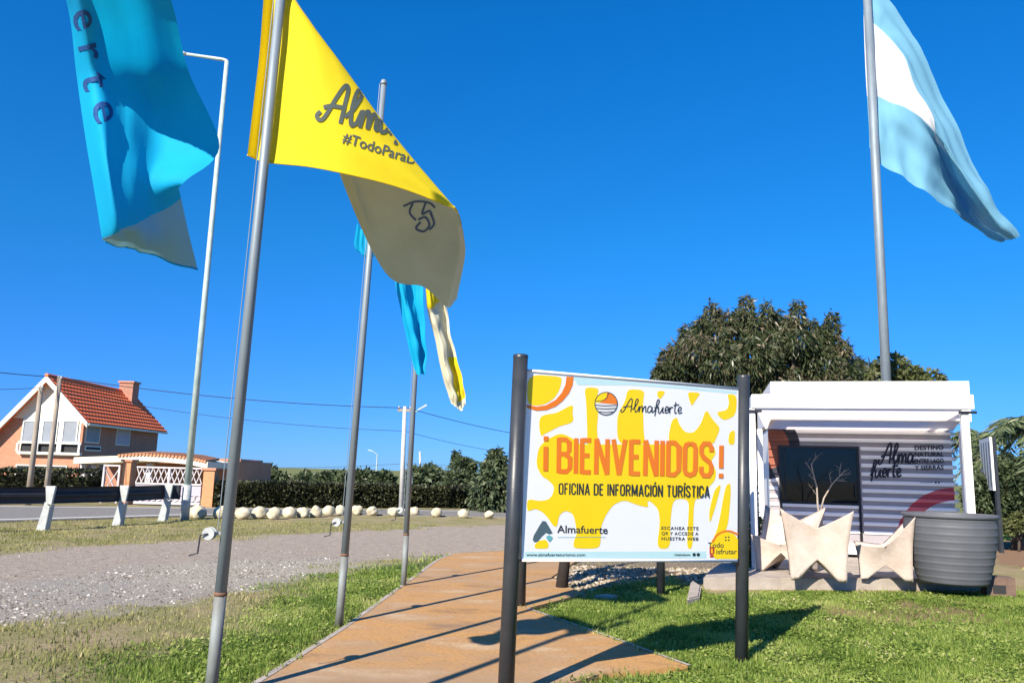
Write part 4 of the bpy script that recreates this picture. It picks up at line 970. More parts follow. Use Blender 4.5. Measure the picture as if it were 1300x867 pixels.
# big drooping tree behind the kiosk
YT = 22.0
bl = []
for px, py, r, up in ((862,470,.6,.6),(845,485,.45,.4),(885,442,.5,.8),(905,430,.5,.9),(915,465,.8,.8),(937,430,.5,.9),(955,455,.8,.8),
                      (980,440,.6,.8),(995,462,.85,.7),(1015,437,.55,.7),(1036,462,.75,.6),(1048,445,.4,.5),(1072,474,.5,.45),(1090,487,.4,.35),(920,495,1.0,.6),(975,495,1.1,.7),(1040,495,1.0,.6),(1085,497,.7,.5)):
    c = P(px, py, YT+rng.uniform(-.8, .8)); bl.append((tuple(c), (r*.85, r*1.1, up*r), r*r))
for px, py, hh in ((904,398,.5),(890,412,.4),(922,408,.45),(948,390,.6),(937,402,.4),(974,398,.5),(960,412,.4),(985,405,.45),(1013,396,.55),(1003,410,.35),(1030,415,.4),(1056,410,.5),(1045,424,.35),(1070,438,.3),(1086,458,.25),(872,425,.5),(858,445,.45),(845,455,.45),(838,470,.3),(1104,465,.25)):
    c = P(px, py+6, YT+rng.uniform(-.5, .5)); bl.append((tuple(c), (.19, .2, hh*.9), .15))
bt = G(985,640); bt = P(985,560,YT); bt.z = 0
tree('broadleaf_tree', 'big dark tree with drooping leaves rising behind the white kiosk', bt, bl, 0.28, 3600, 0.20, 0.045, 'tree_leaf', 1.0)
bl = [(tuple(P(px, py, 20.5)), (r*.8, r*.8, r*.55), r*r) for px, py, r in ((1142,474,.55),(1132,462,.45),(1162,482,.45),(1180,480,.4),(1150,500,.9),(1186,492,.4),(1120,480,.5))]
bt = P(1155,560,20.5); bt.z = 0
tree('small_tree', 'lower yellow green tree right of the tall pole behind the kiosk', bt, bl, 0.10, 1500, 0.16, 0.07, 'olive_leaf', 0.3)

# small dark tree behind the banner
tb = G(712,748)
bl = [((tb.x+dx, tb.y+dy, z), (.35,.35,.28), .5) for dx, dy, z in ((0,0,1.5),(.25,.1,1.7),(-.12,.1,1.75),(.1,-.1,2.0))]
tree('small_tree', 'small dark trunked tree standing just behind the welcome banner', tb, bl, 0.075, 900, 0.12, 0.05, 'tree_leaf', 0.4, bark='dark_bark')

def hedge(name, label, x0, y0, x1, y1, h, n, mt='hedge_leaf', L=0.12, Wd=0.08, cat='hedge', group=None, slope=0.0):
    """box hedge from (x0,y0) to (x1,y1) along its front, 1.2 m deep"""
    t = thing(name, label, cat, (x0, y0, 0), math.atan2(y1-y0, x1-x0), group); ln = math.hypot(x1-x0, y1-y0)
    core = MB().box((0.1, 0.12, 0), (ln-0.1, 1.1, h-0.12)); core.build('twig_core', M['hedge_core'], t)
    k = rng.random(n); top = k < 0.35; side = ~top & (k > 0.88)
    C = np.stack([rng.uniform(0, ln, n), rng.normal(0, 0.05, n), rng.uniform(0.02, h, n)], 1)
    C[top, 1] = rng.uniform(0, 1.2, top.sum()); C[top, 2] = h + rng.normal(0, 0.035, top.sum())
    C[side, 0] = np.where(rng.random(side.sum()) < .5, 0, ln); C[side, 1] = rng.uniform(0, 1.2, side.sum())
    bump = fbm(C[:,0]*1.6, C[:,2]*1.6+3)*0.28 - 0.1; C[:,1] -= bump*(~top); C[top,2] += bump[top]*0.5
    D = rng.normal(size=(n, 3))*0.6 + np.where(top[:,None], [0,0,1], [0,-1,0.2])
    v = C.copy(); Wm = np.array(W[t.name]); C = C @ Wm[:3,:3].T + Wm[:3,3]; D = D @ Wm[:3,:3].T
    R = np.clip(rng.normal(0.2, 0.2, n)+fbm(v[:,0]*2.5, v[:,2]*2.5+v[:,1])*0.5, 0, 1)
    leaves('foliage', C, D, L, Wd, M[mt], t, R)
    return t
# ------------------------------------------------------------------ kiosk
KL = P(978,650,15.9); KR = P(1213,650,15.1)
kx = (KR-KL); kx.z = 0; KW = kx.length; kx.normalize(); kn = Vector((kx.y, -kx.x, 0)); K0 = (KL+KR)/2; K0.z = 0.17
KROT = math.atan2(kx.y, kx.x)
# slab
m = MB(); m.prism([(a, b, -0.05) for a, b in SLABP], (0, 0, 0.22)); sl_ = m.build('concrete_slab', M['concrete'], bevel=0.015); tag(sl_, kind='structure')
kt = thing('kiosk', 'small white tourist kiosk with striped horizontal slats and a deep canopy', 'kiosk', K0, KROT)
hw = KW/2; inv = W[kt.name].inverted()
def kproj_n(b):   # wall plane at local y = -b (toward the camera)
    p0 = W[kt.name] @ Vector((0, -b, 0)); return lambda px, py, lift: onplane(px, py, p0 + kn*lift, kn)
def kl(px, py, b=0.0):
    q = inv @ kproj_n(b)(px, py, 0); return q
zt = kl(1096,546).z; zb = kl(1096,690).z
dL, dR = kl(990,640).x, kl(1093,640).x; dT, dB = kl(1040,566).z, kl(1040,691).z
gB = kl(1040,638).z
def muralmat(name, c1, c2):
    m, n, l, b = newmat(name)
    tc = n.new('ShaderNodeTexCoord'); t = noise(n, l, 3)
    r = ramp(n, l, t.outputs[0], [(0.3, c1), (0.7, c2)]); col = r.outputs[0]
    def arc(cx_, cz_, r0, r1, colr, col, quad=False):
        mp = n.new('ShaderNodeMapping'); mp.inputs['Location'].default_value = (-cx_, 0, -cz_); mp.inputs['Scale'].default_value = (1, 0, 1)
        l.new(tc.outputs['Object'], mp.inputs[0]); ln = n.new('ShaderNodeVectorMath'); ln.operation = 'LENGTH'; l.new(mp.outputs[0], ln.inputs[0])
        a = n.new('ShaderNodeMath'); a.operation = 'GREATER_THAN'; a.inputs[1].default_value = r0; l.new(ln.outputs['Value'], a.inputs[0])
        c = n.new('ShaderNodeMath'); c.operation = 'LESS_THAN'; c.inputs[1].default_value = r1; l.new(ln.outputs['Value'], c.inputs[0])
        mm = n.new('ShaderNodeMath'); mm.operation = 'MULTIPLY'; l.new(a.outputs[0], mm.inputs[0]); l.new(c.outputs[0], mm.inputs[1])
        mx = n.new('ShaderNodeMix'); mx.data_type = 'RGBA'; l.new(mm.outputs[0], mx.inputs[0]); l.new(col, mx.inputs[6]); mx.inputs[7].default_value = (*colr, 1); return mx.outputs[2]
    c0 = kl(1216,690); rr = kl(1216,623).z - c0.z
    col = arc(c0.x+0.05, c0.z-0.1, rr*0.86+.06, rr+0.16, (0.42,0.035,0.05) if c1[0] < .5 else (0.62,0.12,0.14), col)
    c1_ = kl(988,566)
    col = arc(c1_.x-0.25, c1_.z, 0.0, 0.46, (0.30,0.09,0.05), col); col = arc(c1_.x-0.25, c1_.z, 0.46, 0.66, (0.02,0.02,0.035), col)
    l.new(col, b.inputs['Base Color']); b.inputs['Roughness'].default_value = 0.55
    return m
M['mural_back'] = muralmat('lilac_grey_cladding', (0.36,0.33,0.35), (0.30,0.275,0.29))
M['mural_slat'] = muralmat('white_slat_paint', (0.90,0.89,0.90), (0.86,0.85,0.87))
def wallbox(name, a, b, mt, bev=0, par=None): return MB().box(a, b).build(name, M[mt], par or kt, bevel=bev)
# front wall with opening
DEP = 2.5
wallbox('front_wall', (-hw, 0, zb), (dL, 0.08, zt), 'mural_back'); wallbox('front_wall', (dR, 0, zb), (hw, 0.08, zt), 'mural_back')
wallbox('front_wall', (dL, 0, dT), (dR, 0.08, zt), 'mural_back'); wallbox('front_wall', (dL, 0, zb), (dR, 0.08, gB-0.04), 'mural_back')
wallbox('side_wall', (-hw, 0.08, zb), (-hw+0.08, DEP, zt), 'white_paint'); wallbox('side_wall', (hw-0.08, 0.08, zb), (hw, DEP, zt), 'white_paint')
wallbox('rear_wall', (-hw+.08, DEP-0.08, zb), (hw-.08, DEP, zt), 'white_paint')
wallbox('floor', (-hw+.08, 0.08, zb), (hw-.08, DEP-.08, zb+0.06), 'soil')
wallbox('plinth', (-hw-0.02, -0.06, 0.06), (hw+0.02, DEP+.02, zb-0.002), 'white_paint', 0.01)
for i in range(4): wallbox('foot', (-hw+0.2+i*(KW-0.6)/3, 0.1, 0), (-hw+0.4+i*(KW-0.6)/3, 0.4, 0.058), 'black_frame')
# slats
ypx = [549.5,563.5,576,586.5,597,608.5,618.5,628.5,640,650,660,671.5,682]
sm = {}
for i, yp in enumerate([549,559.5,570,580.5,591,602,612.5,623,633.5,644,654.5,665,676]):
    z = kl(1110, yp).z
    segs = [(-hw, hw)] if z > dT+0.03 or z < gB-0.05 else [(-hw, dL-0.03), (dR+0.03, hw)]
    if z < gB-0.05: segs = [(-hw, dL-0.03), (dL+0.03, dR-0.03), (dR+0.03, hw)]
    for a, b in segs:
        m = MB(); m.prism([(a,0.0,z-.036),(a,-.024,z-.030),(a,-.030,z-.022),(a,-.030,z+.020),(a,-.024,z+.028),(a,0.0,z+.036)], (b-a,0,0))
        m.build('slat', M['mural_slat'], kt)
    # rounded slat end returning along the side
    m = MB(); m.tube([(hw-0.0, 0.01, z), (hw+0.05, 0.03, z), (hw+0.08, 0.12, z), (hw+.085, 0.9, z-0.0)], 0.032, 8); m.build('slat_end', M['white_paint'], kt, smooth=True)
# canopy, fascia, parapet
cz0 = kl(1096,546).z; PD = 2.9
CWX = hw+0.13
fr = kproj_n(PD)
cf0 = (inv @ fr(1096,519,0)).z; cf1 = (inv @ fr(1096,501,0)).z
cxl, cxr = (inv @ fr(954,519,0)).x, (inv @ fr(1236,519,0)).x
m = MB(); m.add([(cxl+.06+(cxr-cxl-.12)*i/6*(1)+0, -PD+0.05, cf0+.02) for i in range(7)]+[(-hw-.05+(KW+.1)*i/6, 0.0, zt) for i in range(7)], [(i, i+1, i+8, i+7) for i in range(6)]); m.build('canopy_sheet', M['soffit'], kt)
wallbox('front_beam', (cxl, -PD-0.05, cf0), (cxr, -PD+0.045, cf1), 'white_paint', 0.008)
wallbox('side_beam', (cxl, -PD+.048, cf0+.03), (cxl+.055, 0.3, cf1-.01), 'white_paint'); wallbox('side_beam', (cxr-.055, -PD+.048, cf0+.03), (cxr, 0.3, cf1-.01), 'white_paint')
pp = kproj_n(1.45); px0, px1 = (inv @ pp(978,500,0)).x, (inv @ pp(1230,500,0)).x; pz = (inv @ pp(1096,484.5,0)).z
m = MB().box((px0, -1.5, zt+.08), (px1, -1.42, pz)); m.box((px0, -1.42, zt+.08), (px0+.08, DEP, pz-.005)); m.box((px1-.08, -1.42, zt+.08), (px1, DEP, pz-.005)); m.box((px0+.08, DEP-.08, zt+.08), (px1-.08, DEP, pz-.01))
m.build('parapet', M['white_paint'], kt); wallbox('roof', (-hw, 0.0, zt+.06), (hw, DEP-.09, zt+.16), 'white_paint')
# posts
for px, b in ((956,PD-.03),(1229,PD-.03)):
    q = inv @ kproj_n(b)(px, 600, 0); wallbox('post', (q.x-.055, -b-.055, 0), (q.x+.055, -b+.055, cf0-.002), 'white_paint', 0.01)
    wallbox('post_bracket', (q.x-.1, -b-.085, cf0-.07), (q.x+.16, -b-.072, cf0-.03), 'black_frame')
for sx in (-1, 1): wallbox('post', (sx*(hw+.17)-.05, -0.14, 0), (sx*(hw+.17)+.05, -0.04, zt-.01), 'white_paint', 0.008)
# door: frame, panes
m = MB(); fw = 0.045
m.box((dL, -.035, dB-0.02), (dL+fw, .03, dT)); m.box((dR-fw, -.035, dB-0.02), (dR, .03, dT)); m.box((dL+fw, -.035, dT-fw), (dR-fw, .03, dT)); m.box((dL+fw, -.035, gB-.03), (dR-fw, .03, gB+.012))
df = m.build('door', M['black_frame'], kt)
wallbox('pane', (dL+fw, -.004, gB+.014), (dR-fw, .004, dT-fw-.002), 'glass', par=df)
wallbox('mullion', (dL+.10, -.02, gB+.014), (dL+.12, .02, dT-fw-.002), 'black_frame', par=df)
wallbox('handle', (dR-.11, -.07, gB+.12), (dR-.08, -.036, gB+.36), 'black_frame', par=df)
# inside: a pale notice, and strips added to imitate a reflection in the pane
wallbox('notice', (dR-.38, .03, dT-.22), (dR-.18, .036, dT-.17), 'white_paint')
for i in range(6):
    m = MB(); x_ = dL+.14+i*.085; m.obox((x_, .06+.001*i, gB+.05), (x_+.30, .06+.001*i, gB+.46-.02*i), 0.012, 0.022); m.build('reflection_strip', M['shutter'], kt)
wallbox('counter', (-hw+.3, 1.0, zb+.07), (.7, 1.5, zb+.95), 'cream_wall')
# mural lettering
kp = kproj_n(0.031)
pr = Print(kp, 0.002, 0.0003)
pr.script(SCRIPT[:8], (1116,589), (21,-0.3), (2.0,-26), 2.4); pr.script([[(p[0]-2.1, p[1]) for p in q] for q in SCRIPT[8:]], (1104,606), (21,-0.3), (1.5,-22), 2.4)
pr.build('mural_script', M['mural_ink'], kt)
pr = Print(kp, 0.002, 0.0003)
for i, s_ in enumerate(('DESTINO', 'NATURAL', 'ENTRE LAGO', 'Y SIERRAS')): pr = Print(kp, 0.002, 0.0003); pr.text(s_, (1161,571+8.5*i), (10,-.15), (0,-8.0), 0.03, fit=3.7); pr.build('mural_lettering_line', M['mural_ink'], kt)
pr = Print(kp, 0.002, 0.0003)
pr.stroke([(1168,612.5),(1184,612.2)], 0.5); pr.ring((1188,612.3), 0, 1.3, 0, 360, 10); pr.ring((1192,612.3), 0, 1.3, 0, 360, 10)
pr.build('mural_lettering', M['mural_ink'], kt)

# ------------------------------------------------------------------ planter
pc = P(1210,738,12.0); pc.z = 0.17
t = thing('planter', 'huge dark grey ribbed round planter on the slab corner', 'planter', pc)
prof = [(0.0,0.0),(0.44,0.0),(0.46,0.02)]
nr_ = 9; H_ = 1.0
for i in range(nr_*6+1):
    z = 0.02+(H_-0.08)*i/(nr_*6); f_ = z/H_; r = 0.46+0.155*math.sin(min(1, f_*1.15)*math.pi/2)
    r += (0.0, 0.0, 0.0, 0.0, 0.0, 0.009)[i % 6]
    prof.append((r, z))
prof += [(0.635,0.945),(0.645,0.96),(0.645,0.99),(0.635,1.0),(0.60,1.0),(0.59,0.98),(0.585,0.88)]
MB().lathe(prof, (0,0,0), 72).build('pot', M['pot'], t, smooth=True)
MB().lathe([(0.586,0.885),(0.3,0.90),(0.001,0.91)], (0,0,0), 40).build('soil', M['soil'], t, smooth=True)

# ------------------------------------------------------------------ butterfly seats
def seat_mesh(hb=1.02, hf=0.56, wb=0.5, wf=0.42, dp=0.44):
    E = 14; top = []; bot = []
    C4 = [(1,1),(-1,1),(-1,-1),(1,-1)]
    for e in range(4):
        (ax_, ay_), (bx_, by_) = C4[e], C4[(e+1) % 4]
        for j in range(E):
            t_ = j/E; x = ax_+(bx_-ax_)*t_; y = ay_+(by_-ay_)*t_; m_ = 1-abs(2*t_-1)**1.5; m2 = 1-abs(2*t_-1)**1.15
            horiz = e in (0, 2)
            xi = x*(1-(0 if horiz else .07*m_)); yi = y*(1-(.30*m_ if horiz else 0))
            bk = (y+1)/2; hc = hf+(hb-hf)*bk; wx = wf+(wb-wf)*bk
            drop = (.27*hb if e == 0 else .14 if e == 2 else .26)*m2
            top.append(Vector((xi*wx, yi*dp, hc-drop)))
            sx_ = x*(1-(0 if horiz else .25*m_)); sy_ = y*(1-(.25*m_ if horiz else 0))
            bot.append(Vector((sx_*.375, sy_*dp*.84, (.30 if horiz else .22)*max(0, 1-(abs(2*t_-1)/.72))**.8)))
    n = 4*E; v = []; f = []; rings = []
    def ringof(fn): rings.append(len(v)); v.extend(fn(i) for i in range(n))
    for q in (0.15, 0.5, 0.8): ringof(lambda i, q=q: Vector((bot[i].x*q, bot[i].y*q, bot[i].z*q+0.24*(1-q))))
    ringof(lambda i: bot[i])
    for q in (0.06, 0.25, 0.45, 0.65, 0.85, 0.96):
        def mid(i, q=q):
            p = bot[i].lerp(top[i], q); pinch = 1-0.05*math.sin(q*math.pi); return Vector((p.x*pinch, p.y*pinch, p.z))
        ringof(mid)
    ringof(lambda i: top[i])
    for q in (0.95, 0.8, 0.55, 0.3, 0.1): ringof(lambda i, q=q: Vector((top[i].x*q, top[i].y*q, 0.33+(top[i].z-0.33)*q**1.25-(.02 if q < .96 else 0))))
    for a, b in zip(rings[:-1], rings[1:]):
        for i in range(n): f.append([a+i, a+(i+1) % n, b+(i+1) % n, b+i])
    v.append(Vector((0,0,0.24))); f += [[rings[0]+(i+1) % n, rings[0]+i, len(v)-1] for i in range(n)]
    v.append(Vector((0,0,0.31))); f += [[rings[-1]+i, rings[-1]+(i+1) % n, len(v)-1] for i in range(n)]
    me = bpy.data.meshes.new('butterfly_seat'); me.from_pydata([tuple(p) for p in v], [], f)
    bm = bmesh.new(); bm.from_mesh(me); bmesh.ops.recalc_face_normals(bm, faces=bm.faces); bm.to_mesh(me); bm.free()
    me.polygons.foreach_set('use_smooth', [True]*len(me.polygons)); return me
sm_ = seat_mesh()
for px, py, Y, rz, sc, lab in ((1037,735,12.05,rad(163),(1.0,1,1.0),'large cream butterfly seat standing in front of the kiosk window'),
                           (1000,726,12.95,rad(-38),(1.0,1,1.0),'cream butterfly seat half hidden behind the large one, nearest the banner post'),
                           (1124,730,12.3,rad(-112),(.8,.95,.93),'smaller cream butterfly seat turned sideways beside the ribbed planter')):
    q = P(px, py, Y); q.z = 0.172
    o = link('butterfly_seat', sm_ if sm_.materials else sm_, None if sm_.materials else M['chair']); o.location = q; o.rotation_euler = (0,0,rz); o.scale = sc
    tag(o, lab, 'seat', 'butterfly seats on the kiosk slab')

# bare sapling by the window
sb = P(1043,700,14.6); sb.z = 0.17
t = thing('sapling', 'thin pale bare sapling with forked stems in front of the kiosk window', 'tree', sb)
def sp(px, py, y=14.6): return P(px, py, y)
m = MB(); m.tube([sb, sp(1041,660), sp(1038,640), sp(1037,618), sp(1032,600), sp(1030,588)], [.025,.022,.018,.014,.010,.006], 7); m.build('stem', M['pale_bark'], t, True, True)
m = MB(); m.tube([sp(1040,655), sp(1046,632), sp(1056,615), sp(1066,604), sp(1074,596)], [.018,.014,.011,.008,.005], 7); m.build('stem', M['pale_bark'], t, True, True)
m = MB()
r_ = random.Random(4)
for a, b in (((1032,600),(1022,586)),((1035,610),(1026,602)),((1030,590),(1038,578)),((1056,615),(1052,598)),((1066,604),(1080,602)),((1066,604),(1068,588)),((1060,610),(1075,611)),((1038,630),(1028,616))):
    p, q = sp(*a), sp(*b); m.tube([p, (p+q)/2+Vector((0,.02,.01)), q], [.006,.005,.002], 5)
    for k_ in range(3):
        s0 = p.lerp(q, .4+.2*k_); m.tube([s0, s0+Vector((r_.uniform(-.12,.12), r_.uniform(-.1,.1), r_.uniform(.03,.14)))], [.003,.0015], 4)
m.build('twig', M['pale_bark'], t, True, True)
# shrub beside left of the kiosk
bl = [(tuple(P(px, py, 13.6)), (.22,.3,.28), .3) for px, py in ((950,665),(955,690),(948,705),(960,712),(944,640))]
tree('shrub', 'dark green shrub in the gap between banner post and kiosk', (bl[1][0][0], 13.6, 0), bl, 0.03, 1500, 0.09, 0.035, 'far_leaf', 0.2, cat='shrub')

# low metal box at slab corner, broken concrete at the other end
q = G(1272,758); 
t = thing('junction_box', 'small rusty brown box with a dark opening beside the slab corner', 'box', q, KROT)
m = MB(); m.box((-.19,-.0,-.02),(.19,.03,.28)); m.box((-.19,.03,-.02),(-.16,.3,.28)); m.box((.16,.03,-.02),(.19,.3,.28)); m.box((-.16,.03,.25),(.16,.3,.28)); m.box((-.16,.27,-.02),(.16,.3,.25))
m.build('casing', M['stone'], t)
MB().box((-.11,-.006,.05),(.06,-.001,.17)).build('opening', M['dark_room'], t)
q = G(880,765)
m = MB(); a = G(872,768); b = G(893,764); c = G(893,750); d = G(884,744)
m.prism([(a.x,a.y,-.02),(b.x-.05,b.y,-.02),(c.x-.03,c.y,-.02),(d.x-.03,d.y+.2,-.02)], (0,0,.10)); o = m.build('concrete_rubble', M['concrete'], bevel=.02)
tag(o, 'broken wedge of pale concrete at the left end of the slab', 'rubble')
q = G(769,760); m = MB(); m.prism([(q.x-.16,q.y-.0,0.0),(q.x+.05,q.y-.05,0.0),(q.x+.17,q.y+.05,0.0),(q.x+.0,q.y+.10,0.0)], (0,0,.05)); tag(m.build('stone', M['concrete'], bevel=.01), 'flat pale stone lying in the grass behind the banner', 'stone')

# ------------------------------------------------------------------ guardrail
gpts = [G(-260,690), G(-60,678), G(57,673.5), G(152,667), G(209,661.5)]
t = thing('guardrail', 'dark roadside guardrail on pale steel posts along the road', 'guardrail', gpts[2])
prof = [(0,-.16),(.04,-.13),(.04,-.06),(0,-.02),(0,.02),(.04,.06),(.04,.13),(0,.16)]
line = gpts + [gpts[-1]+(gpts[-1]-gpts[-2]).normalized()*0.30]
m = MB(); L_ = []
for i, p in enumerate(line):
    d = (line[min(i+1, len(line)-1)]-line[max(i-1, 0)]); d.z = 0; d.normalize(); nn = Vector((-d.y, d.x, 0))
    for s_ in (1, 0):
        for (o_, z) in (prof if s_ else reversed(prof)): m.v.append(p+nn*(0.07+o_+(0 if s_ else .006))+Vector((0,0,.80+z*1.22)))
k = 16
for i in range(len(line)-1):
    for j in range(k): m.f.append([i*k+j, i*k+(j+1) % k, (i+1)*k+(j+1) % k, (i+1)*k+j]); m.mi.append(0)
m.build('rail', M['rail'], t, True)
e = line[-1]; d = (line[-1]-line[-2]).normalized(); nn = Vector((-d.y, d.x, 0))
m = MB(); pts = [e+nn*.09+Vector((0,0,.80)), e+d*.12+nn*.06+Vector((0,0,.80)), e+d*.2+nn*-.04+Vector((0,0,.80))]
for a, b in zip(pts[:-1], pts[1:]): m.obox(a, b, .05, .40)
m.tube([pts[2]-Vector((0,0,.2)), pts[2]+Vector((0,0,.2))], .06, 12)
m.build('terminal', M['rail'], t, True)
for p in gpts:
    m = MB()
    # tapered spacer at the top and broader foot below, as a folded channel
    m.prism([p+Vector((-.20,-.02,0)), p+Vector((0,-.02,0)), p+Vector((.05,-.02,.55)), p+Vector((-.07,-.02,.66))], (0,.05,0))
    m.prism([p+Vector((0,-.021,0)), p+Vector((.04,.09,0)), p+Vector((.09,.09,.6)), p+Vector((.05,-.021,.55))], (0.012,.012,0))
    m.prism([p+Vector((-.02,-.05,.62)), p+Vector((.10,-.05,.60)), p+Vector((.15,-.05,1.02)), p+Vector((-.08,-.05,1.02))], (0,.07,0))
    m.build('post', M['rail_post'], t, True)

# ------------------------------------------------------------------ boulders
bm = bmesh.new(); bmesh.ops.create_icosphere(bm, subdivisions=3, radius=1)
base_me = bpy.data.meshes.new('boulder'); bm.to_mesh(base_me); bm.free()
bpos = [(251,651,21,17,'a'),(279,651,18,17,'b'),(308,652,18,16,''),(329,651,20,17,''),(347.5,652.5,17,16,''),(367,651,18,15,''),(384,651,16,14,''),(401,650,15,15,''),(417,649,15,14,''),(432,648,12,14,''),(453,648,15,13,''),(472,649,14,13,''),(499,650,14,12,''),(525.5,649.5,13,12,''),(554,651,14,12,''),(588,652.5,14,12,''),(621,653.5,13,11,'')]
blabs = ['largest pale boulder, first of the row beside the street lamp foot','greenish pale boulder second from the street lamp, partly behind the nearest flagpole','pale boulder just right of the nearest flagpole','wide pale boulder second right of the nearest flagpole','pale boulder third right of the nearest flagpole','flat pale boulder fourth right of the nearest flagpole','pale boulder fifth right of the nearest flagpole','pale boulder third left of the second flagpole','pale boulder second left of the second flagpole','pale boulder touching the left side of the second flagpole','pale boulder first right of the second flagpole','pale boulder second right of the second flagpole','pale boulder left of the concrete utility pole','pale boulder behind the farthest flagpole of the row','pale boulder first right of the farthest flagpole','pale boulder second right of the farthest flagpole','last pale boulder of the row beside the welcome sign post']
for i, (px, py, wd, ht, _) in enumerate(bpos):
    g = G(px, py+ht*0.42); me = base_me.copy(); r = wd/2000*g.y; rz = ht/2000*g.y
    co = np.empty(len(me.vertices)*3); me.vertices.foreach_get('co', co); co = co.reshape(-1, 3)
    f_ = 1+0.14*(fbm(co[:,0]*4+i*5+20, co[:,2]*4+co[:,1]*3+20)-.5)+0.30*(fbm(co[:,0]*1.6+i*9+40, co[:,2]*1.6+co[:,1]+i*3+40)-0.5)*2; co = co*f_[:,None]*np.array([r, r, rz]); co[:,2] = np.maximum(co[:,2], -rz*.85)
    me.vertices.foreach_set('co', co.ravel()); me.polygons.foreach_set('use_smooth', [True]*len(me.polygons))
    o = link('boulder', me, M['boulder']); o.location = (g.x, g.y, rz*0.82); o.rotation_euler = (0,0,i*1.3)
    tag(o, blabs[i], 'boulder', 'pale boulders edging the lane')

# ------------------------------------------------------------------ house across the road
YH = 56.0
def H(px, py): return P(px, py, YH)
xs = H(104,560).x; za = H(66,479).z; xa = H(66,479).x; ze = H(104,533).z; zl = H(0,545).z; xl0 = H(0,545).x
sl_l = (za-zl)/(xa-xl0); sl_r = (za-ze)/(xs+.35-xa)
xl = xa-(za-2.2)/sl_l; LEN = 12.0
t = thing('gabled_house', 'brick house with red tiled roof, white gable and upper balcony across the road', 'house', (xs, YH, 0))
def part(m, name, mt, par=None, **k): return m.build(name, M[mt], par or t, True, **k)
zw = ze; zG = ze
xg0 = xa-(za-zG)/sl_l; 
part(MB().prism([(xl+.5,YH,0),(xs,YH,0),(xs,YH,zG),(xg0,YH,zG),(xl+.5,YH,2.6)], (0,.3,0)), 'front_wall', 'brick')
part(MB().prism([(xg0+.15,YH-.02,zG+.01),(xs,YH-.02,zG+.01),(xs,YH-.02,zG+.15),(xa,YH-.02,za-.15)], (0,.3,0)), 'gable', 'cream_wall')
part(MB().box((xs-.3,YH+.31,0),(xs,YH+LEN,zG+.05)), 'side_wall', 'brick_dark')
# roof planes
eR = Vector((xs+.55, 0, za-(xs+.55-xa)*sl_r)); eL = Vector((xl, 0, 2.2))
y0, y1 = YH-.7, YH+LEN+.3
def planeat(a, b, th, ya, yb): return MB().prism([(a.x,ya,a.z),(b.x,ya,b.z),(b.x,ya,b.z-th),(a.x,ya,a.z-th)], (0,yb-ya,0))
ap = Vector((xa, 0, za))
roof = part(planeat(ap, eR, .14, y0+.12, y1), 'roof', 'roof_tile'); part(planeat(ap+Vector((-.002,0,0)), eL, .14, y0+.12, y1), 'roof', 'roof_tile')
NC = 11; dv = (eR-ap); nrm = Vector((-dv.z, 0, dv.x)).normalized(); nrm = nrm if nrm.z > 0 else -nrm
for i in range(NC):      # tile courses, each overlapping the next
    a = ap+dv*(i/NC)+nrm*.03; b = ap+dv*((i+1.08)/NC)+nrm*.11; m = MB(); n_ = 60; vs = []
    for j in range(n_+1):
        yy = y0+.1+(y1-y0-.1)*j/n_; wv = .03*(j % 2)
        for p, o_ in ((a,0),(b,0),(b,-.09)): vs.append((p.x+nrm.x*(wv+o_), yy, p.z+nrm.z*(wv+o_)))
    m.add(vs, [(3*j+q, 3*j+q+1, 3*j+q+4, 3*j+q+3) for j in range(n_) for q in (0,1)]); m.build('tile_course', M['roof_tile'], roof, True)
part(MB().tube([(xa,y0,za+.08),(xa,y1,za+.08)], .13, 8), 'ridge', 'roof_tile')
m = MB(); m.prism([(xa,y0,za+.05),(eR.x+.05,y0,eR.z),(eR.x+.05,y0,eR.z-.35),(xa,y0,za-.38)], (0,.11,0)); part(m, 'bargeboard', 'barge')
m = MB(); m.prism([(xa-.01,y0,za+.05),(eL.x,y0,eL.z),(eL.x,y0,eL.z-.45),(xa-.01,y0,za-.42)], (0,.11,0)); part(m, 'bargeboard', 'barge')
m = MB(); m.obox((eR.x+.08,y0+.1,eR.z-.12),(eR.x+.08,y1,eR.z-.12),.14,.14); part(m, 'gutter', 'barge')
# chimney
cxp = onplane(162,492,Vector((xa+.6,0,0)),Vector((1,0,0))); cy_ = min(cxp.y, YH+10.2)
cz_ = za-.2
ch = part(MB().box((xa-.1,cy_,za-1.2),(xa+1.05,cy_+1.1,za+.75)), 'chimney', 'brick_dark')
m = MB().box((xa-.2,cy_-.1,za+.75),(xa+1.15,cy_+1.2,za+.9)); m.build('chimney_cap', M['brick'], ch, True)
# front windows
def fwin(x0, y0_, x1, y1_, mt, frame=.08):
    a, b = H(x0, y1_), H(x1, y0_)
    w_ = MB(); f_ = frame
    w_.box((a.x,YH-.10,a.z),(a.x+f_,YH-.03,b.z)); w_.box((b.x-f_,YH-.10,a.z),(b.x,YH-.03,b.z)); w_.box((a.x+f_,YH-.10,b.z-f_),(b.x-f_,YH-.03,b.z)); w_.box((a.x+f_,YH-.10,a.z),(b.x-f_,YH-.03,a.z+f_))
    wo_ = part(w_, 'window', 'barge'); MB().box((a.x+f_,YH-.06,a.z+f_),(b.x-f_,YH-.035,b.z-f_)).build('pane', M[mt], wo_, True)
a, b = H(24,577), H(104.5,531); part(MB().box((a.x,YH-.028,a.z),(b.x,YH-.002,b.z)), 'window_surround', 'barge')
for x0, x1 in ((27,48),(52,75),(78,101)): fwin(x0, 534, x1, 562, 'shutter')
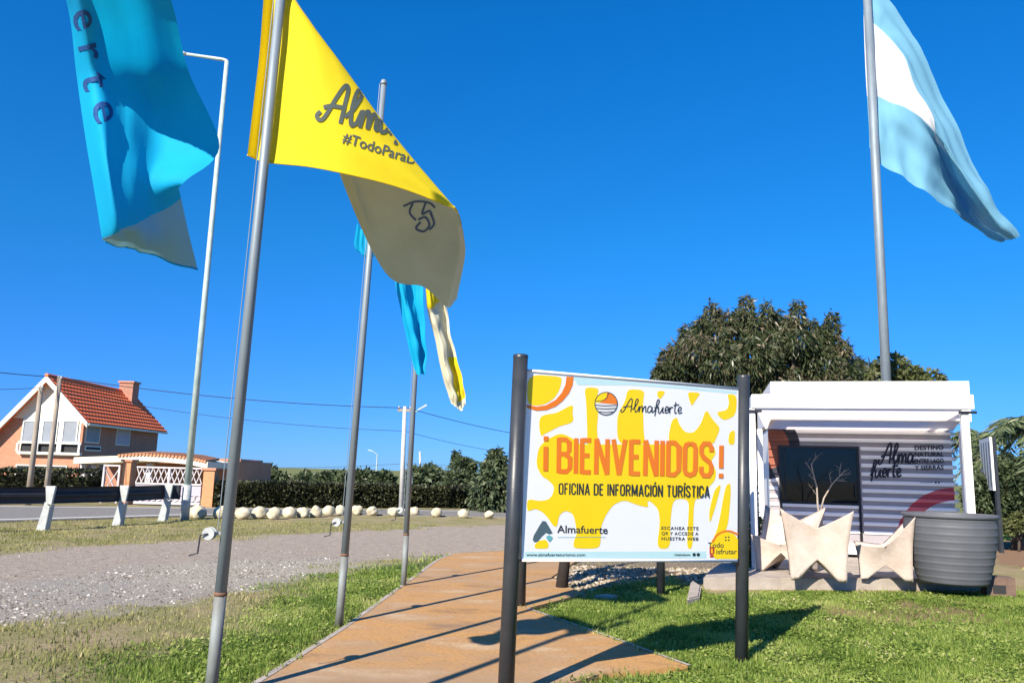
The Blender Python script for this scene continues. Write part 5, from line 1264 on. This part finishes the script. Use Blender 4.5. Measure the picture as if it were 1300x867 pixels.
m = MB(); a, b = H(25,575), H(104,563.5); m.box((a.x,YH-.35,a.z-.05),(b.x+.1,YH-.021,a.z+.12)); m.box((a.x,YH-.35,b.z-.05),(b.x+.1,YH-.25,b.z+.08))
for px in (25,47,50,76,79,103): q = H(px,560); m.box((q.x,YH-.349,a.z+.12),(q.x+.14,YH-.251,b.z-.05))
part(m, 'balcony', 'barge')
part(MB().box((a.x+.1,YH-.12,a.z+.13),(b.x-.05,YH-.105,b.z)), 'balcony_shadow_panel', 'dark_room')
fwin(19,591,86,606,'dark_room')
# side windows on plane x = xs
def swin(x0, y0_, x1, y1_, mt):
    pn = Vector((xs+.02,0,0)); a = onplane(x0,y1_,pn,Vector((1,0,0))); b = onplane(x1,y0_,pn,Vector((1,0,0)))
    b.z = onplane(x0,y0_,pn,Vector((1,0,0))).z
    w_ = part(MB().box((xs+.0015,a.y,a.z),(xs+.06,b.y,b.z)), 'window', 'barge'); MB().box((xs+.061,a.y+.12,a.z+.1),(xs+.08,b.y-.12,b.z-.1)).build('pane', M[mt], w_, True)
swin(107,539,128,562,'shutter'); swin(107,565,128,572,'dark_room'); swin(146,543,166,565,'gate_panel')
# porch and gate wall
YG = 31.0
def Q(px, py, Y=YG): return P(px, py, Y)
t = thing('brick_outbuilding', 'low flat roofed brick outbuilding right of the lattice gate', 'building', (Q(290,600,44).x, 44, 0))
a, b, c = Q(200,607,44), Q(304,583,44), Q(331,590,52)
part(MB().box((a.x,44,0),(b.x,50,b.z-.12)), 'front_wall', 'brick'); 
part(MB().prism([(b.x+.002,44.01,0),(c.x,52,0),(c.x,52,b.z-.13),(b.x+.002,44.01,b.z-.13)], (-.3,.4,0)), 'side_wall', 'brick_dark')
part(MB().prism([(a.x,43.9,b.z-.12),(b.x+.1,43.9,b.z-.12),(c.x+.1,52.1,b.z-.12),(a.x,52,b.z-.12)], (0,0,.14)), 'roof', 'brick')
q0, q1_ = Q(273,607,44), Q(291,602,44); part(MB().box((q0.x,43.95,q0.z),(q1_.x,43.998,q1_.z)), 'window', 'barge')
t = thing('porch', 'low open porch with curved tiled roof behind the lattice gate', 'porch', (Q(180,600,36).x, 36, 0))
a, b, c, d = Q(100,580,36), Q(157,578,36), Q(215,578,36), Q(268,586,36)
pts = [a, b, Q(186,576.5,36), c, Q(245,581,36), d]
m = MB()
for p, q in zip(pts[:-1], pts[1:]): m.prism([(p.x,35.6,p.z-.02),(q.x,35.6,q.z-.02),(q.x,35.6,q.z-.30),(p.x,35.6,p.z-.30)], (0,3.2,0))
rf_ = part(m, 'roof', 'cream_wall')
n_ = 26
for i in range(n_):
    u = i/n_*(len(pts)-2)+1; k = int(u); p = pts[min(k, len(pts)-1)].lerp(pts[min(k+1, len(pts)-1)], u-k)
    MB().tube([(p.x,35.55,p.z-.02),(p.x,37.2,p.z+.10)], .07, 6).build('ridge_tile', M['pillar'], rf_, True)
for px in (104,118,188,262): q = Q(px,600,36.2); part(MB().box((q.x-.12,36.2,0),(q.x+.12,36.45,Q(px,588,36.2).z)), 'column', 'gate_white')
part(MB().box((a.x,38.6,0),(d.x,38.8,d.z-.1)), 'rear_wall', 'brick_dark')
# pillars & gate
t = thing('lattice_gate', 'white lattice gate between orange brick pillars by the road', 'gate', (Q(215,640).x, YG, 0))
for x0, x1, yt in ((153,167,586),(257,273,597)):
    a, b = Q(x0,620), Q(x1,yt); p_ = part(MB().box((a.x,YG-.02,0),(b.x,YG+.45,b.z)), 'pillar', 'pillar'); MB().box((a.x-.06,YG-.08,b.z),(b.x+.06,YG+.5,b.z+.09)).build('pillar_cap', M['brick'], p_, True)
ga, gb = Q(168,640), Q(256,596); gw = gb.x-ga.x; gz = gb.z+.05
part(MB().box((ga.x,YG+.1,.08),(gb.x,YG+.13,gz-.62)), 'gate_panel', 'gate_panel')
m = MB(); m.box((ga.x,YG+.06,.05),(gb.x,YG+.16,.12)); m.box((ga.x,YG+.06,gz-.04),(gb.x,YG+.16,gz+.02)); m.box((ga.x,YG+.06,gz-.66),(gb.x,YG+.16,gz-.60)); m.box(((ga.x+gb.x)/2-.04,YG+.05,.12),((ga.x+gb.x)/2+.04,YG+.17,gz-.04)); part(m, 'gate_frame', 'gate_white')
nl = 12; st_ = gw/nl
for i in range(nl):
    x_ = ga.x+st_*i
    for s_ in (0, 1):
        m = MB(); m.obox((x_+(st_ if s_ else 0), YG+.09+.03*s_, gz-.60), (x_+(0 if s_ else st_), YG+.09+.03*s_, gz-.04), .03, .04, Vector((0,1,0))); part(m, 'lattice_bar', 'gate_white')
for i in range(nl):
    x_ = ga.x+st_*i
    m = MB(); c_ = Vector((x_+st_/2, YG+.075, .30)); m.tube([c_+Vector((math.cos(a_)*.12,0,math.sin(a_)*.12)) for a_ in [k*math.pi/6 for k in range(13)]], .018, 5); part(m, 'ornament', 'gate_white')
a, b = Q(128,612), Q(152,592)
m = MB(); m.box((a.x,YG+.06,.05),(a.x+.07,YG+.14,b.z)); m.box((b.x-.07,YG+.06,.05),(b.x,YG+.14,b.z)); m.box((a.x,YG+.05,b.z),(b.x,YG+.15,b.z+.06)); m.obox((a.x,YG+.1,.3),(b.x,YG+.1,b.z),.03,.05,Vector((0,1,0))); m.obox((b.x,YG+.115,.3),(a.x,YG+.115,b.z),.03,.05,Vector((0,1,0))); part(m, 'side_lattice', 'gate_white')

# hedges
def hx(px, Y): return P(px, 620, Y).x
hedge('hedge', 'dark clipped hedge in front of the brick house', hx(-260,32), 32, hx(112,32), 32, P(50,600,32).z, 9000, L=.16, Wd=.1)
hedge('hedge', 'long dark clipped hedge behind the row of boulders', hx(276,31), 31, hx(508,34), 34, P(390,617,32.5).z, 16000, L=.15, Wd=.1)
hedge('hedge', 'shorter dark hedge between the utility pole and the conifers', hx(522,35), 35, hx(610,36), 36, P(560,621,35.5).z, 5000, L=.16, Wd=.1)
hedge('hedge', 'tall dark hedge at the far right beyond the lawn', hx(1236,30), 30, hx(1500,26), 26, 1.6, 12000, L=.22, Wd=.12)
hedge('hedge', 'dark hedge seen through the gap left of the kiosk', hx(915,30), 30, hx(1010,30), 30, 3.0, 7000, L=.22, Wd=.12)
# background tree line
def cluster(name, label, cx_, cy_, Y, r, n=700, mt='far_leaf', L=.45, Wd=.28, tall=1.0, group='trees along the horizon'):
    c = P(cx_, cy_, Y); R = r*Y/1000; h = c.z
    bl = [((c.x+rng.uniform(-.5,.5)*R, Y+rng.uniform(-.4,.4)*R, h-R*.2+rng.uniform(-.35,.3)*R), (R*.6, R*.6, R*.5*tall), .4) for _ in range(5)]
    bl.append(((c.x, Y, h-R*.9), (R*.9, R*.8, max(R*.6, .5)), .8))
    return tree(name, label, (c.x, Y, 0), bl, max(.12, R*.05), n, L, Wd, mt, .2, group)
tl_ = [(345,608,26),(372,612,20),(398,607,24),(425,612,22),(455,610,24),(480,608,20),(536,612,20)]
labs = ['low rounded tree on the horizon beside the outbuilding','low tree on the horizon between outbuilding and second flagpole','taller round tree on the horizon left of the second flagpole','broad tree on the horizon touching the left of the second flagpole','low tree on the horizon right of the second flagpole','low tree on the horizon left of the utility pole','dark tree on the horizon right of the farthest flagpole']
for (a, b, r), lb_ in zip(tl_, labs): cluster('distant_tree', lb_, a, b, 75, r, 600, L=.6, Wd=.4)
cluster('dense_tree', 'dark bushy tree behind the farthest flagpole', 543, 604, 52, 26, 900, L=.4, Wd=.2, group='dark trees by the crossing')
cluster('dense_tree', 'dark small tree with narrow top beside the conifer', 572, 612, 45, 26, 900, L=.35, Wd=.18, group='dark trees by the crossing')
# layered dark conifer next to the sign
def conifer(label, px, ptop, pbase, Y, Rpx, layers, per, cone=1.0):
    b = P(px, pbase, Y); b.z = 0; top = P(px, ptop, Y).z; R = Rpx*Y/1000
    t = thing('conifer', label, 'tree', b); MB().tube([b, b+Vector((0,0,top*.97))], [R*.08+.05,.02], 8).build('trunk', M['bark'], t, True, True)
    C = []; D = []; m = MB()
    for i in range(layers):
        f_ = i/(layers-1); z = top*(.10+.88*f_); rr = R*(1-f_**cone)*rng.uniform(.8, 1.1)+.12
        nb = 9
        for j in range(nb):
            a = 6.283*(j+.5*i+rng.uniform(-.3,.3))/nb; L_ = rr*rng.uniform(.7, 1.1); d = np.array([math.cos(a), math.sin(a), 0])
            tip = np.array(b)+np.array([0,0,z])+d*L_+np.array([0,0,-.22*L_])
            m.tube([b+Vector((0,0,z)), b+Vector((d[0]*L_*.6, d[1]*L_*.6, z+.03*L_)), Vector(tip)], [.035,.025,.01], 4, False)
            s_ = rng.uniform(.15, 1, per)[:,None]; p = np.array(b)+np.array([0,0,z])+d*L_*s_+np.array([0,0,1])*(-.22*L_*s_**2+.06)+rng.normal(0, .07, (per, 3))
            C.append(p); D.append(np.tile(d, (per, 1))*.5+rng.normal(0, .5, (per, 3))+np.array([0,0,-.7]))
    m.build('branch', M['bark'], t, True); leaves('crown', np.concatenate(C), np.concatenate(D), .26, .10, M['far_leaf'], t)
conifer('broad dark drooping conifer beside the left post of the welcome sign', 628, 574, 645, 33, 34, 11, 60, 2.2)
conifer('thin spiky conifer between the utility pole and the broad conifer', 577, 576, 640, 48, 10, 14, 22, 1.0)
cluster('dense_tree', 'dark round headed tree between the thin and the broad conifer', 592, 590, 46, 14, 700, L=.3, Wd=.16, group='dark trees by the crossing')
cluster('dense_tree', 'dark bushy tree peeping out right of the broad conifer', 648, 600, 45, 20, 600, L=.35, Wd=.18, group='dark trees by the crossing')

# palms on the right
def palm(label, px, pcen, Y, R, nf, hgt=None, seed=1):
    r = random.Random(seed); c = P(px, pcen, Y); b = Vector((c.x+.1, Y, 0))
    t = thing('palm_tree', label, 'palm', b, 0, 'palms right of the kiosk')
    MB().tube([b, b.lerp(c, .5)+Vector((.05,0,0)), c], [.17,.13,.11], 10).build('trunk', M['bark'], t, True, True)
    for i in range(nf):
        a = 6.283*i/nf+r.uniform(-.2,.2); el = r.uniform(-.1, 1.3); ln = R*r.uniform(.85, 1.1); pts = []
        for k in range(8):
            s_ = k/7; rr = ln*(s_*math.cos(el)*.9+.12*s_); zz = ln*(math.sin(el)*s_*.95-.75*s_*s_)
            pts.append(c+Vector((math.cos(a)*rr, math.sin(a)*rr, zz)))
        fo = MB().tube(pts, [.022]*4+[.014,.010,.007,.004], 5).build('frond', M['palm_leaf'], t, True)
        C = []; D = []
        dr = Vector((math.cos(a), math.sin(a), 0)); sd = Vector((-math.sin(a), math.cos(a), 0))
        for k in range(46):
            s_ = .12+.86*k/46; u = s_*7; q = pts[int(u)].lerp(pts[min(7, int(u)+1)], u-int(u))
            for sg in (-1, 1): C.append(tuple(q)); D.append(tuple(dr*.5+sd*sg*.75+Vector((0,0,-.55+r.uniform(-.25,.25)))))
        leaves('leaflets', np.array(C), np.array(D), R*.26, .045, M['palm_leaf'], fo, curl=.08)
palm('tall feathery palm at the right edge of the picture', 1308, 545, 21, 1.75, 22, seed=3)
palm('small palm peeping out behind the kiosk right corner', 1236, 560, 24, 1.25, 16, seed=5)
palm('lower dense palm beneath the tall one at the right edge', 1290, 590, 25, 1.4, 20, seed=9)
bl = [(tuple(P(px, py, 20.5)), (r*.75, r*.75, r*.7), r) for px, py, r in ((1274,606,.5),(1285,620,.8),(1302,618,.9),(1265,622,.7),(1325,612,1.1),(1262,635,.7),(1285,635,.8),(1248,632,.6),(1268,598,.35))]
tree('dense_tree', 'dark leafy mass under the palms at the right edge', (bl[1][0][0], 20.5, 0), bl, .12, 1300, .17, .08, 'far_leaf', .3)
bl = [(tuple(P(px, py, 20)), (.22,.25,.2), .2) for px, py in ((1290,662),(1297,659),(1304,664),(1284,668))]
tree('shrub', 'small rounded green shrub on the lawn at the right edge', (bl[0][0][0], 20, 0), bl, .03, 1500, .10, .05, 'olive_leaf', .2, cat='shrub')

# roadside panel seen edge-on right of the kiosk
a, b = P(1243,560,21), P(1256,553,19.5)
pa = Vector((a.x, 21, 0)); pb = Vector((b.x, 19.5, 0)); z0, z1 = P(1250,622,20).z, P(1250,556,20).z
t = thing('billboard', 'white panel on dark legs seen almost edge-on right of the kiosk', 'sign', pa)
d = (pb-pa).normalized(); n_ = Vector((d.y, -d.x, 0))
MB().prism([pa+Vector((0,0,z0)), pb+Vector((0,0,z0)), pb+Vector((0,0,z1)), pa+Vector((0,0,z1))], n_*-.05).build('panel', M['white_paint'], t, True)
for i in range(4):
    q = pa.lerp(pb, .15+.23*i); q2 = pa.lerp(pb, .22+.23*i); off = n_*.004 if n_.dot(EYE-pa) > 0 else -n_*.054
    MB().add([q+off+Vector((0,0,z0+.1)), q2+off+Vector((0,0,z0+.1)), q2+off+Vector((0,0,z1-.1)), q+off+Vector((0,0,z1-.1))], [(0,1,2,3)]).build('print_stripe', M['sign_back'], t, True)
for f_ in (.1, .5, .95):
    q = pa.lerp(pb, f_)-n_*.09; MB().box((q.x-.04,q.y-.04,0),(q.x+.04,q.y+.04,z1)).build('leg', M['sign_post'], t, True)
# white house glimpsed through the gap
t = thing('white_house', 'small white house glimpsed between banner post and kiosk', 'house', (P(966,620,26).x, 26, 0))
a, b = P(953,640,26), P(985,612,26); c = P(966,578,26)
m = MB().box((a.x,26,0),(b.x,28.5,b.z-.3)); m.build('wall', M['white_paint'], t, True)
m = MB().prism([(P(955,600,26).x,25.9,P(955,596,26).z),(P(978,600,26).x,25.9,P(978,596,26).z),(c.x,25.9,c.z)], (0,.3,0)); m.build('gable', M['barge'], t, True)
MB().box((a.x+.3,25.97,P(966,596,26).z-.5),(b.x-.4,25.998,P(966,596,26).z-.15)).build('window', M['dark_room'], t, True)
# ------------------------------------------------------------------ utility poles and wires
def upole(label, pb_, pt_, Y, r0, r1, mt, arm=None, grp='utility poles'):
    b = P(*pb_, Y); tp = P(*pt_, Y); d = (tp-b).normalized(); b = b-d*(b.z/d.z)
    t = thing('utility_pole', label, 'utility pole', b, 0, grp); MB().tube([b, tp], [r0, r1], 12).build('pole_shaft', M[mt], t, True, True)
    if arm: MB().obox(tp+Vector((-arm,0,-.15)), tp+Vector((arm,0,-.15)), .08, .1).build('crossarm', M['utility'], t, True)
    m = MB()
    for s_ in (-1, 1): m.lathe([(.001,0),(.04,0),(.05,.04),(.03,.09),(.001,.1)], tp+Vector((s_*(arm or .06)*.8,0,-.09 if arm else -.02)), 8)
    m.build('insulator', M['rail_post'], t, True)
    return tp
pA = upole('shorter leaning wooden pole in front of the house windows', (38,615), (52,492), 29, .11, .075, 'utility')
pB = upole('taller leaning wooden pole in front of the house gable', (60,615), (76,480), 28.5, .10, .07, 'utility')
pC = upole('pale concrete utility pole beyond the boulders beside the farthest flagpole', (509,650), (514,516), 31.5, .10, .075, 'utility_pale', .28)
pD = upole('thin distant pole right of the farthest flagpole', (534,612), (533,574), 70, .10, .08, 'utility_pale')
def wire(label, pts, r=.011, sag=.5):
    m = MB()
    for a, b in zip(pts[:-1], pts[1:]):
        n = 16; m.tube([a.lerp(b, i/n)-Vector((0,0,sag*4*(i/n)*(1-i/n)*min(1, (b-a).length/20))) for i in range(n+1)], r, 5)
    tag(m.build('overhead_wire', M['wire']), label, 'wire', 'overhead wires')
wire('upper overhead wire from the taller wooden pole to the concrete pole', [P(-120,455,24), pB+Vector((0,0,.03)), pC+Vector((.1,0,-.05)), P(760,560,50)], .014, .35)
wire('lower overhead wire from the shorter wooden pole to the concrete pole', [P(-120,487,24), pA, P(513,547,31.5), P(760,578,50)], .009, .45)
wire('faint lowest overhead wire crossing the horizon trees', [P(205,590,60), P(520,588,60), P(760,590,60)], .012, .3)
# distant street lights
t = thing('distant_street_lamp', 'thin distant double bend street lamp above the horizon trees', 'street lamp', (P(478,600,80).x, 80, 0))
tp = P(479,577,80); MB().tube([(tp.x,80,0), tp, tp+Vector((-.5,0,.35))], [.09,.06,.05], 8).build('pole_shaft', M['lamp_pole'], t, True)
MB().obox(tp+Vector((-.5,0,.35)), tp+Vector((-.95,0,.45)), .18, .1).build('lamp_head', M['lamp_pole'], t, True)
t = thing('distant_street_lamp', 'small street lamp head tilting beside the farthest flagpole', 'street lamp', (P(530,600,45).x, 45, 0))
tp = P(533,519,45); bt_ = Vector((P(524,600,45).x,45,0)); MB().tube([bt_, P(522,560,45), P(526,524,45), tp], [.08,.07,.05,.04], 8).build('pole_shaft', M['lamp_pole'], t, True)
MB().obox(tp, P(542,514,45), .16, .09).build('lamp_head', M['rail_post'], t, True)
